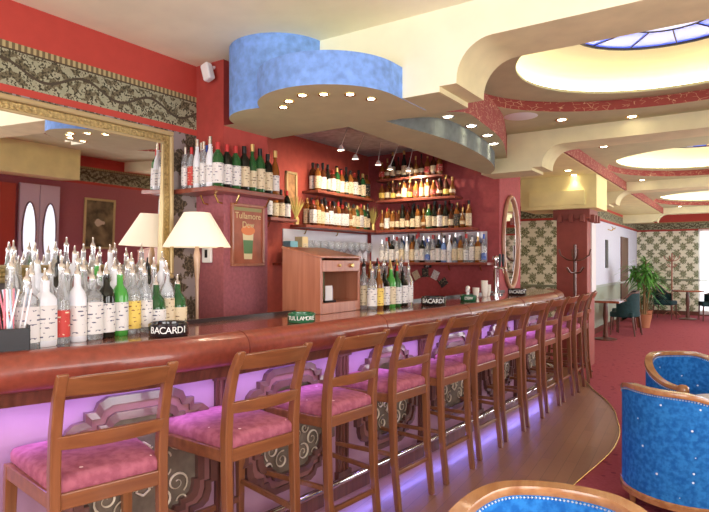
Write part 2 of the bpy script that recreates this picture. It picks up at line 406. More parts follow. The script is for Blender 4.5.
m.box(-2.8, .4, -3.06, -3.0, .75, .8); m.box(-2.8, .4, -3.06, -3.0, 2.3, 2.35)
f = m.build('window_6', WHITE, **S)
# far bright window with sheer white curtain
m = MB(); m.box(-.92, 1.5, 18.36, 18.42, .15, 2.3)
f = m.build('window_7', mat('bright_daylit_pane', (.9, .95, 1), .5, emit=(.9, .95, 1), es=1.6), **S)
m = MB()
for i in range(60):
    x0, x1 = -.95+i*.04, -.91+i*.04; y0, y1 = 18.3+.012*sin(i*1.9), 18.3+.012*sin((i+1)*1.9)
    m.quad((x0, y0, .05), (x1, y1, .05), (x1, y1, 2.36), (x0, y0, 2.36))
tag(m.build('sheer_curtain', mat('sheer_white', (.95, .96, 1), .9, alpha=.55), smooth=60), 'long sheer white curtain over the bright window in the far wall', 'curtain')

# trims: chair rails, picture rails
m = MB(); m.box(-3.95, -2.48, 12.16, 12.2, .95, 1.0); m.box(-2.48, 2.2, 18.36, 18.4, .95, 1.0)
m.build('trim_2', mat('sage_trim', (.20, .22, .14), .5), bevel=.006, **S)
m = MB(); m.box(-3.95, -2.44, 12.15, 12.2, 2.33, 2.37); m.box(-2.44, 2.2, 18.35, 18.4, 2.33, 2.37); m.box(-2.48, -2.44, 12.2, 18.4, 2.34, 2.38)
m.build('trim_3', REDP, bevel=.006, **S)
MB().box(-2.48, -2.45, 12.2, 18.4, .94, .99).build('trim_4', mat('grey_trim', (.42, .45, .42), .5), bevel=.005, **S)
m = MB(); m.box(-2.47, 2.2, 18.37, 18.4, 0, .12); m.build('baseboard_far', DARKW, **S)
m = MB(); m.box(-2.48, -2.455, 12.3, 18.4, 0, .12); m.build('baseboard_left', DARKW, **S)

# ------------------------------------------------------------ setting: ceilings
MB().box(-3.35, 2.4, -3.1, 3.0, 2.85, 2.95).build('ceiling', CEILM, **S)
MB().box(-4.15, -2.0, 3.2, 7.1, 2.83, 2.95).build('ceiling_alcove', mat('grey_ceiling', (.52, .56, .60), .9, noise=.2, scale=16), **S)
def arc(cx, cy, r, a0, a1, n=10, ry=None):
    ry = ry or r
    return [(cx+r*cos(R(a0+(a1-a0)*i/n)), cy+ry*sin(R(a0+(a1-a0)*i/n))) for i in range(n+1)]
def beam(name, y0, y1, xl, xo, zl, zt, ztop, xr=1.5):
    r = .2
    poly = [(xl, ztop), (xl, zl)]+[(xo-.1, zl), (xo-.1, zl+.03), (xo, zl+.03)]
    poly += arc(xo+r, zt-r, r, 180, 90, 10)
    poly += [(2.2, zt), (2.2, ztop)]
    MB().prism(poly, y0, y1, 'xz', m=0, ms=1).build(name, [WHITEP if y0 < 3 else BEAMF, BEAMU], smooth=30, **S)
beam('trim_5', 2.9, 3.3, -2.3, -1.27, 2.40, 2.65, 2.9)
beam('trim_6', 5.9, 6.3, -2.30, -1.66, 2.40, 2.64, 2.9)
beam('trim_7', 10.5, 10.9, -2.6, -1.74, 2.42, 2.64, 2.9)
beam('trim_8', 16.0, 16.3, -2.48, -1.7, 2.45, 2.64, 2.9)
def squig_mat():
    m, n, l, b = _new('red_squiggle_band'); N = NB(m); b.inputs['Roughness'].default_value = .7
    g = n.new('ShaderNodeNewGeometry'); mp = n.new('ShaderNodeMapping'); mp.inputs['Scale'].default_value = (1, 1, 2.2); l.new(g.outputs['Position'], mp.inputs[0])
    v = n.new('ShaderNodeTexVoronoi'); v.feature = 'DISTANCE_TO_EDGE'; v.inputs['Scale'].default_value = 14; l.new(mp.outputs[0], v.inputs['Vector'])
    f = N.op('LESS_THAN', v.outputs['Distance'], .025); nn = N.op('GREATER_THAN', N.noise(g.outputs['Position'], 12, 2), .47)
    c = N.mix(N.op('MULTIPLY', f, nn), (.29, .045, .035), (.62, .38, .22)); l.new(c, b.inputs['Base Color']); return m
SQ = squig_mat()
SKY = mat('skylight_glass_blue', (.2, .35, .9), .2, emit=(.07, .13, .85), es=.85)
SKYW = mat('skylight_glass_milky', (.9, .9, .85), .2, emit=(.55, .62, .90), es=1.0)
SKYA = mat('skylight_glass_amber', (.8, .6, .3), .2, emit=(.85, .60, .28), es=1.0)
LEAD = mat('lead_came', (.05, .05, .06), .5)
COVE = mat('cove_lamp', (1, .9, .6), .5, emit=(1, .88, .58), es=7)
def bay(y0, y1, x0, idx, cy, by, bb, cx=-.4):
    ax = 1.40 if idx == 0 else 1.17; bx = 1.0 if idx == 0 else 1.06; N = 64; zc = 2.79; zr = 2.875
    m = MB()
    def el(a, rx, ry): return (cx+rx*cos(a), cy+ry*sin(a))
    def rect(a):
        dx, dy = cos(a)*ax, sin(a)*by; t = 1e9
        if dx > 1e-9: t = min(t, (2.2-cx)/dx)
        if dx < -1e-9: t = min(t, (x0-cx)/dx)
        if dy > 1e-9: t = min(t, (y1-cy)/dy)
        if dy < -1e-9: t = min(t, (y0-cy)/dy)
        return (cx+dx*t, cy+dy*t)
    angs = sorted([2*pi*i/N for i in range(N)]+[math.atan2((q[1]-cy)/by, (q[0]-cx)/ax) % (2*pi) for q in ((x0, y0), (x0, y1), (2.2, y0), (2.2, y1))])
    for i, a in enumerate(angs):
        b = angs[(i+1) % len(angs)]
        e0, e1, r0, r1 = el(a, ax, by), el(b, ax, by), rect(a), rect(b)
        m.quad((*e0, zc), (*e1, zc), (*r1, zc), (*r0, zc))
        d0, d1 = el(a, bx, bb), el(b, bx, bb)
        m.quad((*e0, zr), (*e1, zr), (*d1, zr), (*d0, zr))
        m.quad((*d0, zr), (*d1, zr), (*d1, zr+.02), (*d0, zr+.02))
        g0, g1 = el(a, bx+.09, bb+.09), el(b, bx+.09, bb+.09)
        m.quad((*d0, zr+.02), (*d1, zr+.02), (*g1, zr+.02), (*g0, zr+.02))
    m.build('ceiling_bay', BEIGE, **S)
    m = MB()
    for i in range(N):
        a, b = 2*pi*i/N, 2*pi*(i+1)/N
        e0, e1 = el(a, ax, by), el(b, ax, by); m.quad((*e0, zc), (*e1, zc), (*e1, zr), (*e0, zr))
    m.build('trim_%d' % (10+idx), SQ, smooth=60, **S)
    m = MB(); rings = []
    for t in range(9):
        u = t/8; rx = (bx+.09)*cos(u*.95); ry = (bb+.09)*cos(u*.95); z = zr+.02+.23*sin(u*pi/2)
        rings.append((rx, ry, z))
    for q, p in zip(rings, rings[1:]):
        for i in range(N):
            a, b = 2*pi*i/N, 2*pi*(i+1)/N
            m.quad((*el(a, q[0], q[1]), q[2]), (*el(b, q[0], q[1]), q[2]), (*el(b, p[0], p[1]), p[2]), (*el(a, p[0], p[1]), p[2]))
    dm = m.build('ceiling_dome', DOMEM, smooth=60, **S)
    rx, ry, z = rings[-1]
    m = MB()
    for i in range(24):
        a, b = 2*pi*i/24, 2*pi*(i+1)/24; mi = 0 if idx == 0 else (i % 3)
        m.quad((*el(a, rx*.45, ry*.45), z), (*el(b, rx*.45, ry*.45), z), (*el(b, rx, ry), z), (*el(a, rx, ry), z), m=mi)
    m.quad(*[(*el(2*pi*i/24, rx*.45, ry*.45), z) for i in range(24)], m=1)
    sk = m.build('skylight', [SKY, SKYW, SKYA], **S)
    m = MB()
    for q in (1.0, .45): m.tube([(*el(2*pi*i/32, rx*q, ry*q), z-.004) for i in range(32)], .012 if q == 1 else .006, 6, closed=True)
    for i in range(12):
        a = 2*pi*i/12; m.tube([(*el(a, rx*.45, ry*.45), z-.004), (*el(a, rx, ry), z-.004)], .005, 5)
    m.build('came', LEAD, sk)
    m = MB(); m.tube([(*el(2*pi*i/48, bx+.045, bb+.045), zr+.04) for i in range(48)], .014, 6, closed=True)
    m.build('cove_tube', COVE, dm)
bay(3.3, 5.9, -2.1, 0, 4.42, 1.10, .92)
bay(6.3, 10.5, -1.6, 1, 8.95, 1.32, 1.10)
bay(10.9, 16.0, -1.6, 2, 14.2, 1.60, 1.35)
MB().box(-2.6, 2.4, 16.3, 18.5, 2.79, 2.9).build('ceiling_far', BEIGE, **S)
MB().box(-4.2, 2.4, 2.9, 18.6, 3.32, 3.4).build('ceiling_slab', BEIGE, **S)
# drum over the bar corner: two lobes, and the soffit that follows it along the bar
m = MB(); l1 = [(-2.93, 3.2), (-2.87, 2.92)]+arc(-2.52, 2.92, .335, 180, 360, 28)+[(-2.185, 3.2)]
m.prism(l1, 2.40, 2.85, m=1, ms=0); m.build('trim_20', [BLUEP, BEIGE], smooth=30, **S)
m = MB(); l2 = arc(-2.03, 2.8, .43, 165, 360, 40)+[(-1.6, 3.2), (-2.45, 3.2)]
m.prism(l2, 2.396, 2.575, m=1, ms=0); m.build('trim_21', [BLUEP, BEIGE], smooth=30, **S)
FX = [(3.0, -1.98), (3.5, -1.93), (3.9, -1.87), (4.3, -1.84), (5.0, -1.90), (5.6, -2.04), (5.9, -2.2)]
OX = [(3.0, -1.6), (3.6, -1.61), (4.2, -1.66), (5.0, -1.76), (5.9, -2.02)]
def zs(y):
    t = min(1, max(0, (y-3.1)/1.0)); return 2.4+.15*t*t*(3-2*t)
m = MB(); yy = [3.3+2.6*i/40 for i in range(41)]
for a, b in zip(yy, yy[1:]):
    fa, fb, oa, ob, za, zb = interp(FX, a), interp(FX, b), interp(OX, a), interp(OX, b), zs(a), zs(b)
    m.quad((-2.25, a, 2.4), (fa, a, 2.4), (fb, b, 2.4), (-2.25, b, 2.4), m=0)
    m.quad((fa, a, 2.4), (fa, a, za), (fb, b, zb), (fb, b, 2.4), m=1)
    m.quad((fa, a, za), (oa, a, za), (ob, b, zb), (fb, b, zb), m=0)
    m.quad((oa, a, za), (oa, a, 2.8), (ob, b, 2.8), (ob, b, zb), m=2)
    m.quad((-2.25, a, 2.4), (-2.25, a, 2.85), (-2.25, b, 2.85), (-2.25, b, 2.4), m=0)
m.quad((-2.93, 2.9, 2.398), (-1.38, 2.9, 2.398), (-1.38, 3.302, 2.398), (-2.93, 3.302, 2.398), m=0); m.quad((-2.93, 2.8, 2.398), (-2.0, 2.8, 2.398), (-2.0, 2.9, 2.398), (-2.93, 2.9, 2.398), m=0)
m.quad((-2.93, 3.24, 2.398), (-2.25, 3.24, 2.398), (-2.25, 3.24, 2.85), (-2.93, 3.24, 2.85), m=0)
m.build('trim_22', [BEIGE, GREYB, SQ], **S)
# left soffit beyond the second beam and the yellow box beams over the pillar
m = MB(); m.box(-3.95, -1.6, 7.1, 10.5, 2.65, 2.9); m.box(-3.95, -1.6, 10.9, 12.2, 2.65, 2.9); m.box(-2.26, -1.6, 6.3, 7.1, 2.65, 2.9); m.box(-2.48, -1.6, 12.2, 16.0, 2.65, 2.9); m.build('trim_23', YEL, **S)
MB().box(-1.6, -1.57, 6.3, 10.5, 2.655, 2.79).build('trim_29', SQ, **S)
MB().box(-1.6, -1.57, 10.9, 16.0, 2.655, 2.79).build('trim_24', SQ, **S)
m = MB(); m.box(-2.62, -1.60, 8.25, 8.97, 2.2, 2.66); m.box(-2.5, -1.75, 8.22, 8.25, 2.25, 2.45); m.build('trim_25', YEL, bevel=.004, **S)
MB().box(1.65, 2.2, 3.3, 4.8, 2.36, 2.79).build('trim_26', YEL, **S)
# pillar by the bar end
m = MB(); m.box(-2.16, -1.75, 8.4, 8.88, 0, 2.2); m.build('wall_pillar_far', mat('pillar_red', (.28, .065, .05), .6, noise=.1, scale=10), bevel=.004, **S)
m = MB(); m.box(-2.20, -1.71, 8.36, 8.9, 2.06, 2.2)
for i in range(3):
    x = -2.1+i*.15; m.box(x-.03, x+.03, 8.30, 8.38, 2.02, 2.12)
for i in range(3):
    y = 8.45+i*.17; m.box(-1.74, -1.66, y-.03, y+.03, 2.02, 2.12)
m.build('trim_27', mat('capital_paint', (.24, .06, .045), .5), bevel=.006, **S)
MB().box(-1.75, -1.735, 8.62, 8.90, 1.05, 2.06).build('trim_28', mat('pale_edge', (.70, .66, .66), .6), **S)

# ============================================================ THE BAR COUNTER
BX = [(-1.2, -2.95), (-.4, -2.68), (.3, -2.42), (1.0, -2.19), (1.71, -1.97), (2.4, -1.88), (3.02, -1.83), (3.6, -1.78), (4.5, -1.71), (5.4, -1.66), (6.3, -1.63), (6.8, -1.67), (7.25, -1.80), (7.6, -2.02)]
def bar_path(y0, y1, n):
    out = []
    for i in range(n+1):
        y = y0+(y1-y0)*i/n; e = .01
        x = interp(BX, y); d = (interp(BX, y+e)-interp(BX, y-e))/(2*e)
        L = sqrt(1+d*d); out.append(((x, y), (1/L, -d/L)))      # normal points to the guests
    return out
bar = thing('bar_counter', 'long curved mahogany bar counter with padded oxblood leather edge', 'bar counter', (0, 0, 0))
P = bar_path(.3, 7.5, 110)
# wooden top: outer edge under the roll
def wid(y): t = min(1, max(0, (y-1.0)/.8)); return .50+.14*t*t*(3-2*t)
def strip(off0, off1, z0, z1, rel):
    m = MB()
    for (p, n) in P:
        W_ = wid(p[1])
        for a, z in ((off0, z0), (off1, z0), (off1, z1), (off0, z1)):
            a = -W_+a if (a >= 0 and rel) or a == off0 else a
            m.v.append((p[0]+n[0]*a, p[1]+n[1]*a, z))
    for j in range(len(P)-1):
        for t in range(4): m.f.append((j*4+t, j*4+(t+1) % 4, (j+1)*4+(t+1) % 4, (j+1)*4+t)); m.m.append(0)
    m.f += [(3, 2, 1, 0), tuple((len(P)-1)*4+t for t in range(4))]; m.m += [0, 0]
    return m
strip(0, -.06, 1.095, 1.13, False).build('countertop', MAHOG, bar, smooth=30)
sec = [(-.075+.078*cos(a), 1.062+.078*sin(a)) for a in [2*pi*i/18 for i in range(18)]]
MB().sweep(sec, P).build('padded_edge', LEATHER, bar, smooth=50)
m = MB()
for i in range(9, len(P), 17):
    (x, y), (nx, ny) = P[i]
    m.tube([(x+nx*(-.075+.0785*cos(a)), y+ny*(-.075+.0785*cos(a)), 1.062+.0785*sin(a)) for a in [2*pi*j/24 for j in range(24)]], .0025, 5, closed=True)
m.build('seam', SEAM, bar)
MB().sweep([(-.24, .93), (-.09, .93), (-.07, .99), (-.24, .99)], P).build('apron_moulding', DARKW, bar, smooth=30)
MB().sweep([(-.33, .10), (-.27, .10), (-.27, .93), (-.33, .93)], P).build('front_panel', BARF, bar, smooth=30)
MB().sweep([(-.48, 0), (-.24, 0), (-.24, .09), (-.265, .11), (-.48, .11)], P).build('plinth', DARKW, bar, smooth=30)
strip(0, .02, 1.128, 1.15, True).build('back_rail', mat('rail_black', (.03, .02, .02), .3), bar, smooth=30)
MB().tube([(p[0]+n[0]*-.09, p[1]+n[1]*-.09, .19) for p, n in P], .017, 10).build('foot_rail', CHROME, bar, smooth=60)
m = MB()
for i in range(6, len(P), 10):
    (x, y), (nx, ny) = P[i]
    m.tube([(x-nx*.26, y-ny*.26, .10), (x-nx*.17, y-ny*.17, .13), (x-nx*.09, y-ny*.09, .19)], .009, 8)
    m.lathe([(.0, .0), (.024, 0), (.024, .03), (0, .03)], (x-nx*.09, y-ny*.09, .175), 10)
m.build('rail_bracket', CHROME, bar, smooth=50)
# purple neon line tucked under the padded edge
NEON = mat('purple_neon', (.4, .2, 1), .5, emit=(.36, .22, 1), es=6)
MB().tube([(p[0]+n[0]*-.225, p[1]+n[1]*-.225, .915) for p, n in P], .010, 6).build('neon_tube', NEON, bar)
for y in (.75, 2.1, 3.5, 4.9, 6.2):
    (p, n) = bar_path(y, y+.01, 1)[0]
    area((p[0]-n[0]*.17, p[1]-n[1]*.17, .90), (0, R(8), math.atan2(n[1], n[0])), .05, 1.35, 2.4, (.45, .34, 1), 150)
    area((p[0]-n[0]*.20, p[1]-n[1]*.20, .125), (0, R(-50), math.atan2(n[1], n[0])), .03, 1.35, 2.6, (.28, .24, 1))  # plinth-level lamps without a tube, added for the violet glow on the floor
# ornamental panels on the front
def spiral(cx, cz, r, turns, a0, d, y=.028, n=26, w=.007):
    pts = []
    for i in range(n+1):
        t = i/n; a = a0+d*t*turns*2*pi; rr = r*(1-t*.86)
        pts.append((cx+rr*cos(a), y, cz+rr*sin(a)))
    return pts, [w*(1-.45*i/n) for i in range(n+1)]
def quarter():
    return [(0, .345), (.15, .345), (.19, .325), (.205, .29), (.245, .29), (.245, .255), (.29, .25), (.32, .225), (.335, .18), (.335, .14), (.365, .14), (.365, 0)]
def outline(s=1.0, t=0.0):
    q = [(max(0, x*s-t) if x else 0, max(0, z*s-t) if z else 0) for x, z in quarter()]
    full = q+[(x, -z) for x, z in q[-2::-1]]+[(-x, -z) for x, z in q[1:]]+[(-x, z) for x, z in q[-2:0:-1]]
    return full
def ornament(loc, rz):
    root = thing('tmp', '', '', loc, rz); 
    del root['label']; del root['category']
    return root
def ornament_meshes():
    o = outline(); n = len(o); a = outline(.90); b = outline(.80); c = outline(.70)
    mm = MB()
    def ringm(A, ya, B, yb, m=0):
        for i in range(n):
            j = (i+1) % n
            mm.quad((A[i][0], ya, A[i][1]), (A[j][0], ya, A[j][1]), (B[j][0], yb, B[j][1]), (B[i][0], yb, B[i][1]), m=m)
    ringm(o, 0, o, .03); ringm(o, .03, a, .036); ringm(a, .036, a, .02); ringm(a, .02, b, .022, 1); ringm(b, .022, b, .042); ringm(b, .042, c, .046); ringm(c, .046, c, .016)
    f = MB(); f.quad(*[(x, .018, z) for x, z in c])
    s = MB()
    for sx in (1, -1):
        for sz in (1, -1):
            for (cx, cz, r, t, a0, d) in ((.085, .165, .05, 1.5, pi*1.4, 1), (.16, .10, .055, 1.5, pi*.3, -1), (.045, .055, .035, 1.3, pi*.5, 1), (.185, .185, .028, 1.2, pi, 1), (.10, .03, .03, 1.2, 0, 1)):
                pts, w = spiral(cx, cz, r, t, a0, d)
                s.tube([(x*sx, y, z*sz) for x, y, z in pts], w, 5, flat=.5)
            s.tube([(.0, .028, .12*sz), (.03*sx, .028, .10*sz), (.012*sx, .028, .04*sz), (0, .028, 0)], .006, 5)
    return mm, f, s
om, of_, os_ = ornament_meshes()
om0 = om.build('ornamental_panel', [MOULD, mat('panel_liner', (.26, .11, .10), .4)], bar)
fi0 = of_.build('panel_field', PANELF, om0); sc0 = os_.build('scrollwork', SCROLL, om0, smooth=60)
pil = MB(); pil.box(-.055, .055, 0, .02, .11, .93)
for q in (-.032, 0, .032): pil.tube([(q, .022, .16), (q, .022, .88)], .009, 8)
pil.box(-.065, .065, 0, .035, .11, .16); pil.box(-.065, .065, 0, .035, .88, .93)
pil0 = pil.build('pilaster', DARKW, bar, smooth=40)
# arc-length walk
PP = bar_path(-.6, 7.2, 400); acc = 0; last = PP[0][0]; nxt = .40; kind = 0; first = [True, True]
def place(o, p, n, dz):
    o.location = (p[0]-n[0]*.27, p[1]-n[1]*.27, dz); o.rotation_euler = (0, 0, math.atan2(n[1], n[0])-pi/2)
for (p, n) in PP[1:]:
    acc += math.hypot(p[0]-last[0], p[1]-last[1]); last = p
    if acc >= nxt:
        src = om0 if kind == 0 else pil0
        if p[1] < 1.4 and not (kind == 0 and p[1] > 1.2): nxt += .475; kind = 1-kind; continue
        c = src if first[kind] else copy_tree(src, bar); first[kind] = False
        place(c, p, n, .54 if kind == 0 else 0)
        nxt += .475; kind = 1-kind

# ============================================================ BACK COUNTERS
def cabinet_run(name, label, x0, x1, y0, y1, h, face, nd, top=MAHOG):
    t = thing(name, label, 'cabinet', ((x0+x1)/2, (y0+y1)/2, 0)); cx, cy = (x0+x1)/2, (y0+y1)/2
    MB().box(x0-cx, x1-cx, y0-cy, y1-cy, 0, h-.04).build('body', DARKW, t, bevel=.004)
    MB().box(x0-cx, x1-cx, y0-cy, y1-cy, h-.04, h).build('worktop', top, t, bevel=.006)
    for i in range(nd):
        if face == 'x':
            a = y0-cy+(y1-y0)*i/nd; b = y0-cy+(y1-y0)*(i+1)/nd
            d = MB().box(x1-cx, x1-cx+.015, a+.01, b-.01, .1, h-.07).build('door', CABW, t, bevel=.003)
            MB().tube([(x1-cx+.03, b-.05, .5), (x1-cx+.03, b-.05, .62)], .006, 8).build('handle', BRASS, d)
        else:
            a = x0-cx+(x1-x0)*i/nd; b = x0-cx+(x1-x0)*(i+1)/nd
            d = MB().box(a+.01, b-.01, y0-cy-.015, y0-cy, .1, h-.07).build('door', CABW, t, bevel=.003)
            MB().tube([(b-.05, y0-cy-.03, .5), (b-.05, y0-cy-.03, .62)], .006, 8).build('handle', BRASS, d)
    return t
cabinet_run('back_counter', 'dark wooden back counter under the big gilt mirror', -3.198, -2.93, 1.15, 2.78, .95, 'x', 3)
cabinet_run('back_counter', 'dark wooden back counter below the left alcove shelves', -3.998, -3.45, 3.6, 5.75, .95, 'x', 4)
cabinet_run('back_counter', 'dark wooden back counter below the shelves of the rear wall', -3.998, -2.8, 5.8, 6.345, .95, 'y', 3)

# ============================================================ BAR STOOLS
def stool():
    t = thing('bar_stool', '', 'bar stool', (0, 0, 0), 0, 'bar stools along the counter')
    def side(x, z0, z1): pass
    # back posts, sabre curve, square section
    prof = [(.245, 0), (.212, .30), (.200, .62), (.198, .76), (.212, .90), (.248, 1.02), (.292, 1.095), (.302, 1.11)]
    for s in (-1, 1):
        m = MB(); wd = .018; i = 0; n = len(prof)
        thick = [.016, .019, .021, .023, .021, .018, .016, .008]
        fr = []
        for k, (x, z) in enumerate(prof):
            y = s*.185
            fr.append([(x-thick[k], y-wd, z), (x+thick[k], y-wd, z), (x+thick[k], y+wd, z), (x-thick[k], y+wd, z)])
        for q in fr: m.v += q
        for k in range(n-1):
            for j in range(4): m.f.append((k*4+j, k*4+(j+1) % 4, (k+1)*4+(j+1) % 4, (k+1)*4+j)); m.m.append(0)
        m.f.append((3, 2, 1, 0)); m.f.append(tuple((n-1)*4+j for j in range(4))); m.m += [0, 0]
        m.build('back_post', OAK, t, bevel=.005, smooth=35)
    for s in (-1, 1):
        m = MB(); b = [(-.275, s*.235), (-.25, s*.22)]
        i = len(m.v)
        for (x, y), z, r in ((b[0], 0, .015), (b[1], .69, .022)):
            m.v += [(x-r, y-r, z), (x+r, y-r, z), (x+r, y+r, z), (x-r, y+r, z)]
        for j in range(4): m.f.append((j, (j+1) % 4, 4+(j+1) % 4, 4+j)); m.m.append(0)
        m.f += [(3, 2, 1, 0), (4, 5, 6, 7)]; m.m += [0, 0]
        m.build('front_leg', OAK, t, bevel=.003)
    # rails: curved between posts
    def rail(x, bow, z0, z1, th, lean=0, yy=.187):
        m = MB(); N = 10; i = 0
        for k in range(N+1):
            y = -yy+2*yy*k/N; q = x+bow*(1-(y/yy)**2)
            zt = z1+.008*(1-(y/yy)**2)
            m.v += [(q-th, y, z0), (q+th, y, z0), (q+th+lean, y, zt), (q-th+lean, y, zt)]
        for k in range(N):
            for j in range(4): m.f.append((k*4+j, k*4+(j+1) % 4, (k+1)*4+(j+1) % 4, (k+1)*4+j)); m.m.append(0)
        m.f += [(3, 2, 1, 0), tuple(N*4+j for j in range(4))]; m.m += [0, 0]
        return m
    rail(.254, .036, 1.03, 1.095, .011, .036).build('top_rail', OAKX, t, bevel=.004, smooth=35)
    rail(.213, .034, .845, .89, .010, .008).build('lower_rail', OAKX, t, bevel=.003, smooth=35)
    m = MB(); m.box(-.272, -.242, -.205, .205, .64, .695); m.box(.19, .215, -.17, .17, .64, .695)
    for s in (-1, 1): m.prism([(-.25, s*.242), (-.25, s*.218), (.20, s*.172), (.20, s*.196)], .64, .695)
    m.build('seat_frame', OAKX, t, bevel=.004)
    m = MB(); sl = [(0, 0, .69), (1, .0, .695), (1.0, 0, .725), (.96, 0, .74), (.8, 0, .752), (0, 0, .758)]
    def rr(s, z):
        pts = []; X, Y, rd = .225*s, .205*s, .035
        for cx, cy, a in ((X-rd, Y-rd, 0), (-X+rd, Y-rd, 90), (-X+rd, -Y+rd, 180), (X-rd, -Y+rd, 270)):
            for k in range(5): q = R(a+90*k/4); xx = cx+rd*cos(q); yy_ = cy+rd*sin(q); pts.append((xx*1.11-.042, yy_*(1.09-.12*(xx+.225)/.45*1.4), z))
        return pts
    rings = [rr(.97, .69), rr(1.0, .70), rr(1.0, .728), rr(.97, .742), rr(.85, .752), rr(.5, .758)]
    for q in rings: m.v += q
    for k in range(len(rings)-1):
        for j in range(20): m.f.append((k*20+j, k*20+(j+1) % 20, (k+1)*20+(j+1) % 20, (k+1)*20+j)); m.m.append(0)
    m.f += [tuple(range(19, -1, -1)), tuple((len(rings)-1)*20+j for j in range(20))]; m.m += [0, 0]
    m.build('seat', PINKF, t, smooth=50)
    for s in (-1, 1):
        MB().prism([(-.26, s*.238), (-.26, s*.220), (.20, s*.177), (.20, s*.195)], .325, .35).build('side_stretcher', OAKX, t, bevel=.003)
    MB().box(-.275, -.253, -.225, .225, .23, .26).build('foot_stretcher', OAKX, t, bevel=.003)
    MB().box(.200, .222, -.18, .18, .21, .235).build('rear_stretcher', OAKX, t, bevel=.003)
    return t
tops = [(1.395, 14.5), (2.06, 8.5), (2.70, 6), (3.33, 5), (3.90, 5), (4.47, 4.5), (5.01, 4.5), (5.53, 4), (6.12, 3), (6.66, 1), (7.22, -3), (7.80, -8)]
SX = [-1.715, -1.615, -1.585, -1.575, -1.535, -1.53, -1.515, -1.50, -1.495, -1.485, -1.49, -1.53]
st0 = stool()
for i, ((y, th), x) in enumerate(zip(tops, SX)):
    a = R(th); cx = x-(.295*cos(a)+.19*sin(a)); cy = y-(-.295*sin(a)+.19*cos(a))
    lab = 'wooden bar stool with pink padded seat, %s from the camera end of the bar' % ('nearest' if i == 0 else ORD[i]) if i < 11 else 'farthest wooden bar stool with pink padded seat, at the pillar end of the bar'
    if i == 0: lab = 'nearest wooden bar stool with pink padded seat, cut off by the photo edge'
    if i == 0: o = st0; o.location = (cx, cy, .001); o.rotation_euler = (0, 0, -a); o['label'] = lab
    else: o = dup(st0, (cx, cy, .001), -a, lab)

# ============================================================ BOTTLES
GL = {}
def glassm(name, col, rough=.06, trans=.75):
    m = mat('glass_'+name, col, rough, trans=trans, ior=1.33, coat=.4); GL[name] = m
glassm('clear', (.90, .94, .97), .04, trans=.82); glassm('green', (.04, .16, .05), trans=.4); glassm('dark', (.012, .014, .010), trans=.05)
glassm('amber', (.38, .14, .03), trans=.45); glassm('brown', (.10, .03, .012), trans=.2); glassm('blue', (.25, .42, .85), trans=.5)
glassm('red', (.45, .03, .03), trans=.4); glassm('yellow', (.75, .55, .12), trans=.45); glassm('lime', (.10, .50, .08), trans=.4); glassm('frosted white', (.88, .91, .97), .3, trans=.15)
LB = {'cream': label_mat('label_cream', (.66, .56, .38), (.15, .08, .04)), 'white': label_mat('label_white', (.72, .70, .68), (.08, .08, .15)),
      'black': label_mat('label_black', (.03, .03, .03), (.6, .5, .3)), 'red': label_mat('label_red', (.55, .05, .04), (.8, .7, .5)),
      'yellow': label_mat('label_yellow', (.80, .58, .12), (.2, .05, .02)), 'blue': label_mat('label_blue', (.08, .15, .45), (.8, .8, .8))}
CP = {'black': BLACK, 'red': mat('cap_red', (.5, .03, .03), .35), 'gold': mat('cap_gold', (.7, .5, .2), .3, .8), 'white': WHITE, 'steel': CHROME, 'blue': mat('cap_blue', (.05, .12, .5), .35)}
SHP = {
 'straight': dict(p=[(0, 0), (.034, 0), (.037, .006), (.037, .185), (.030, .212), (.015, .235), (.0135, .285), (0, .285)], lab=(.025, .155), h=.285),
 'slim':     dict(p=[(0, 0), (.028, 0), (.031, .006), (.031, .17), (.024, .21), (.012, .245), (.012, .315), (0, .315)], lab=(.03, .14), h=.315),
 'squat':    dict(p=[(0, 0), (.042, 0), (.046, .008), (.048, .10), (.042, .15), (.018, .18), (.014, .225), (0, .225)], lab=(.035, .105), h=.225),
 'square':   dict(p=[(0, 0), (.033, 0), (.036, .006), (.036, .19), (.028, .205), (.014, .22), (.014, .265), (0, .265)], lab=(.025, .165), h=.265, pw=5),
 'round':    dict(p=[(0, 0), (.028, 0), (.042, .02), (.052, .06), (.048, .105), (.028, .14), (.013, .165), (.013, .245), (0, .245)], lab=(.045, .085), h=.245),
 'tapered':  dict(p=[(0, 0), (.036, 0), (.040, .008), (.034, .10), (.036, .16), (.030, .19), (.014, .22), (.013, .29), (0, .29)], lab=(.03, .10), h=.29)}
BC = {}
def rad_at(p, z):
    for (r0, z0), (r1, z1) in zip(p, p[1:]):
        if z0 <= z <= z1 and z1 > z0: return r0+(r1-r0)*(z-z0)/(z1-z0)
    return p[1][0]
def bottle(shape, glass, lab, cap, loc, label, group, sc=1.0, pour=False, room=1):
    key = (shape, glass, lab, cap, pour); s = SHP[shape]; p = s['p']
    if key not in BC:
        m = MB(); m.lathe(p, n=14, power=s.get('pw')); o = m.build('liquor_bottle', GL[glass], smooth=45)
        if lab:
            z0, z1 = s['lab']; zz = [z0+(z1-z0)*q/4 for q in range(5)]
            MB().lathe([(rad_at(p, z)+.0012, z) for z in zz], n=14, power=s.get('pw')).build('label', LB[lab], o, smooth=45)
        m = MB(); h = s['h']
        if pour: m.lathe([(0, h-.004), (.014, h-.004), (.013, h+.014), (.006, h+.02), (.004, h+.05), (0, h+.05)], n=8)
        else: m.lathe([(0, h-.042), (.0155, h-.042), (.0155, h+.006), (0, h+.006)], n=10)
        m.build('pourer' if pour else 'cap', CP[cap], o, smooth=45)
        BC[key] = o; new = o
    else: new = copy_tree(BC[key])
    new.location = loc; new.rotation_euler = (0, 0, random.uniform(0, 6)); sw = min(sc, room/(2*max(r for r, z in p)*(1.1 if s.get('pw') else 1))); new.scale = (sw, sw, sc)
    if s.get('pw'): new.rotation_euler = (0, 0, random.uniform(-.12, .12))
    return tag(new, label, 'bottle', group)
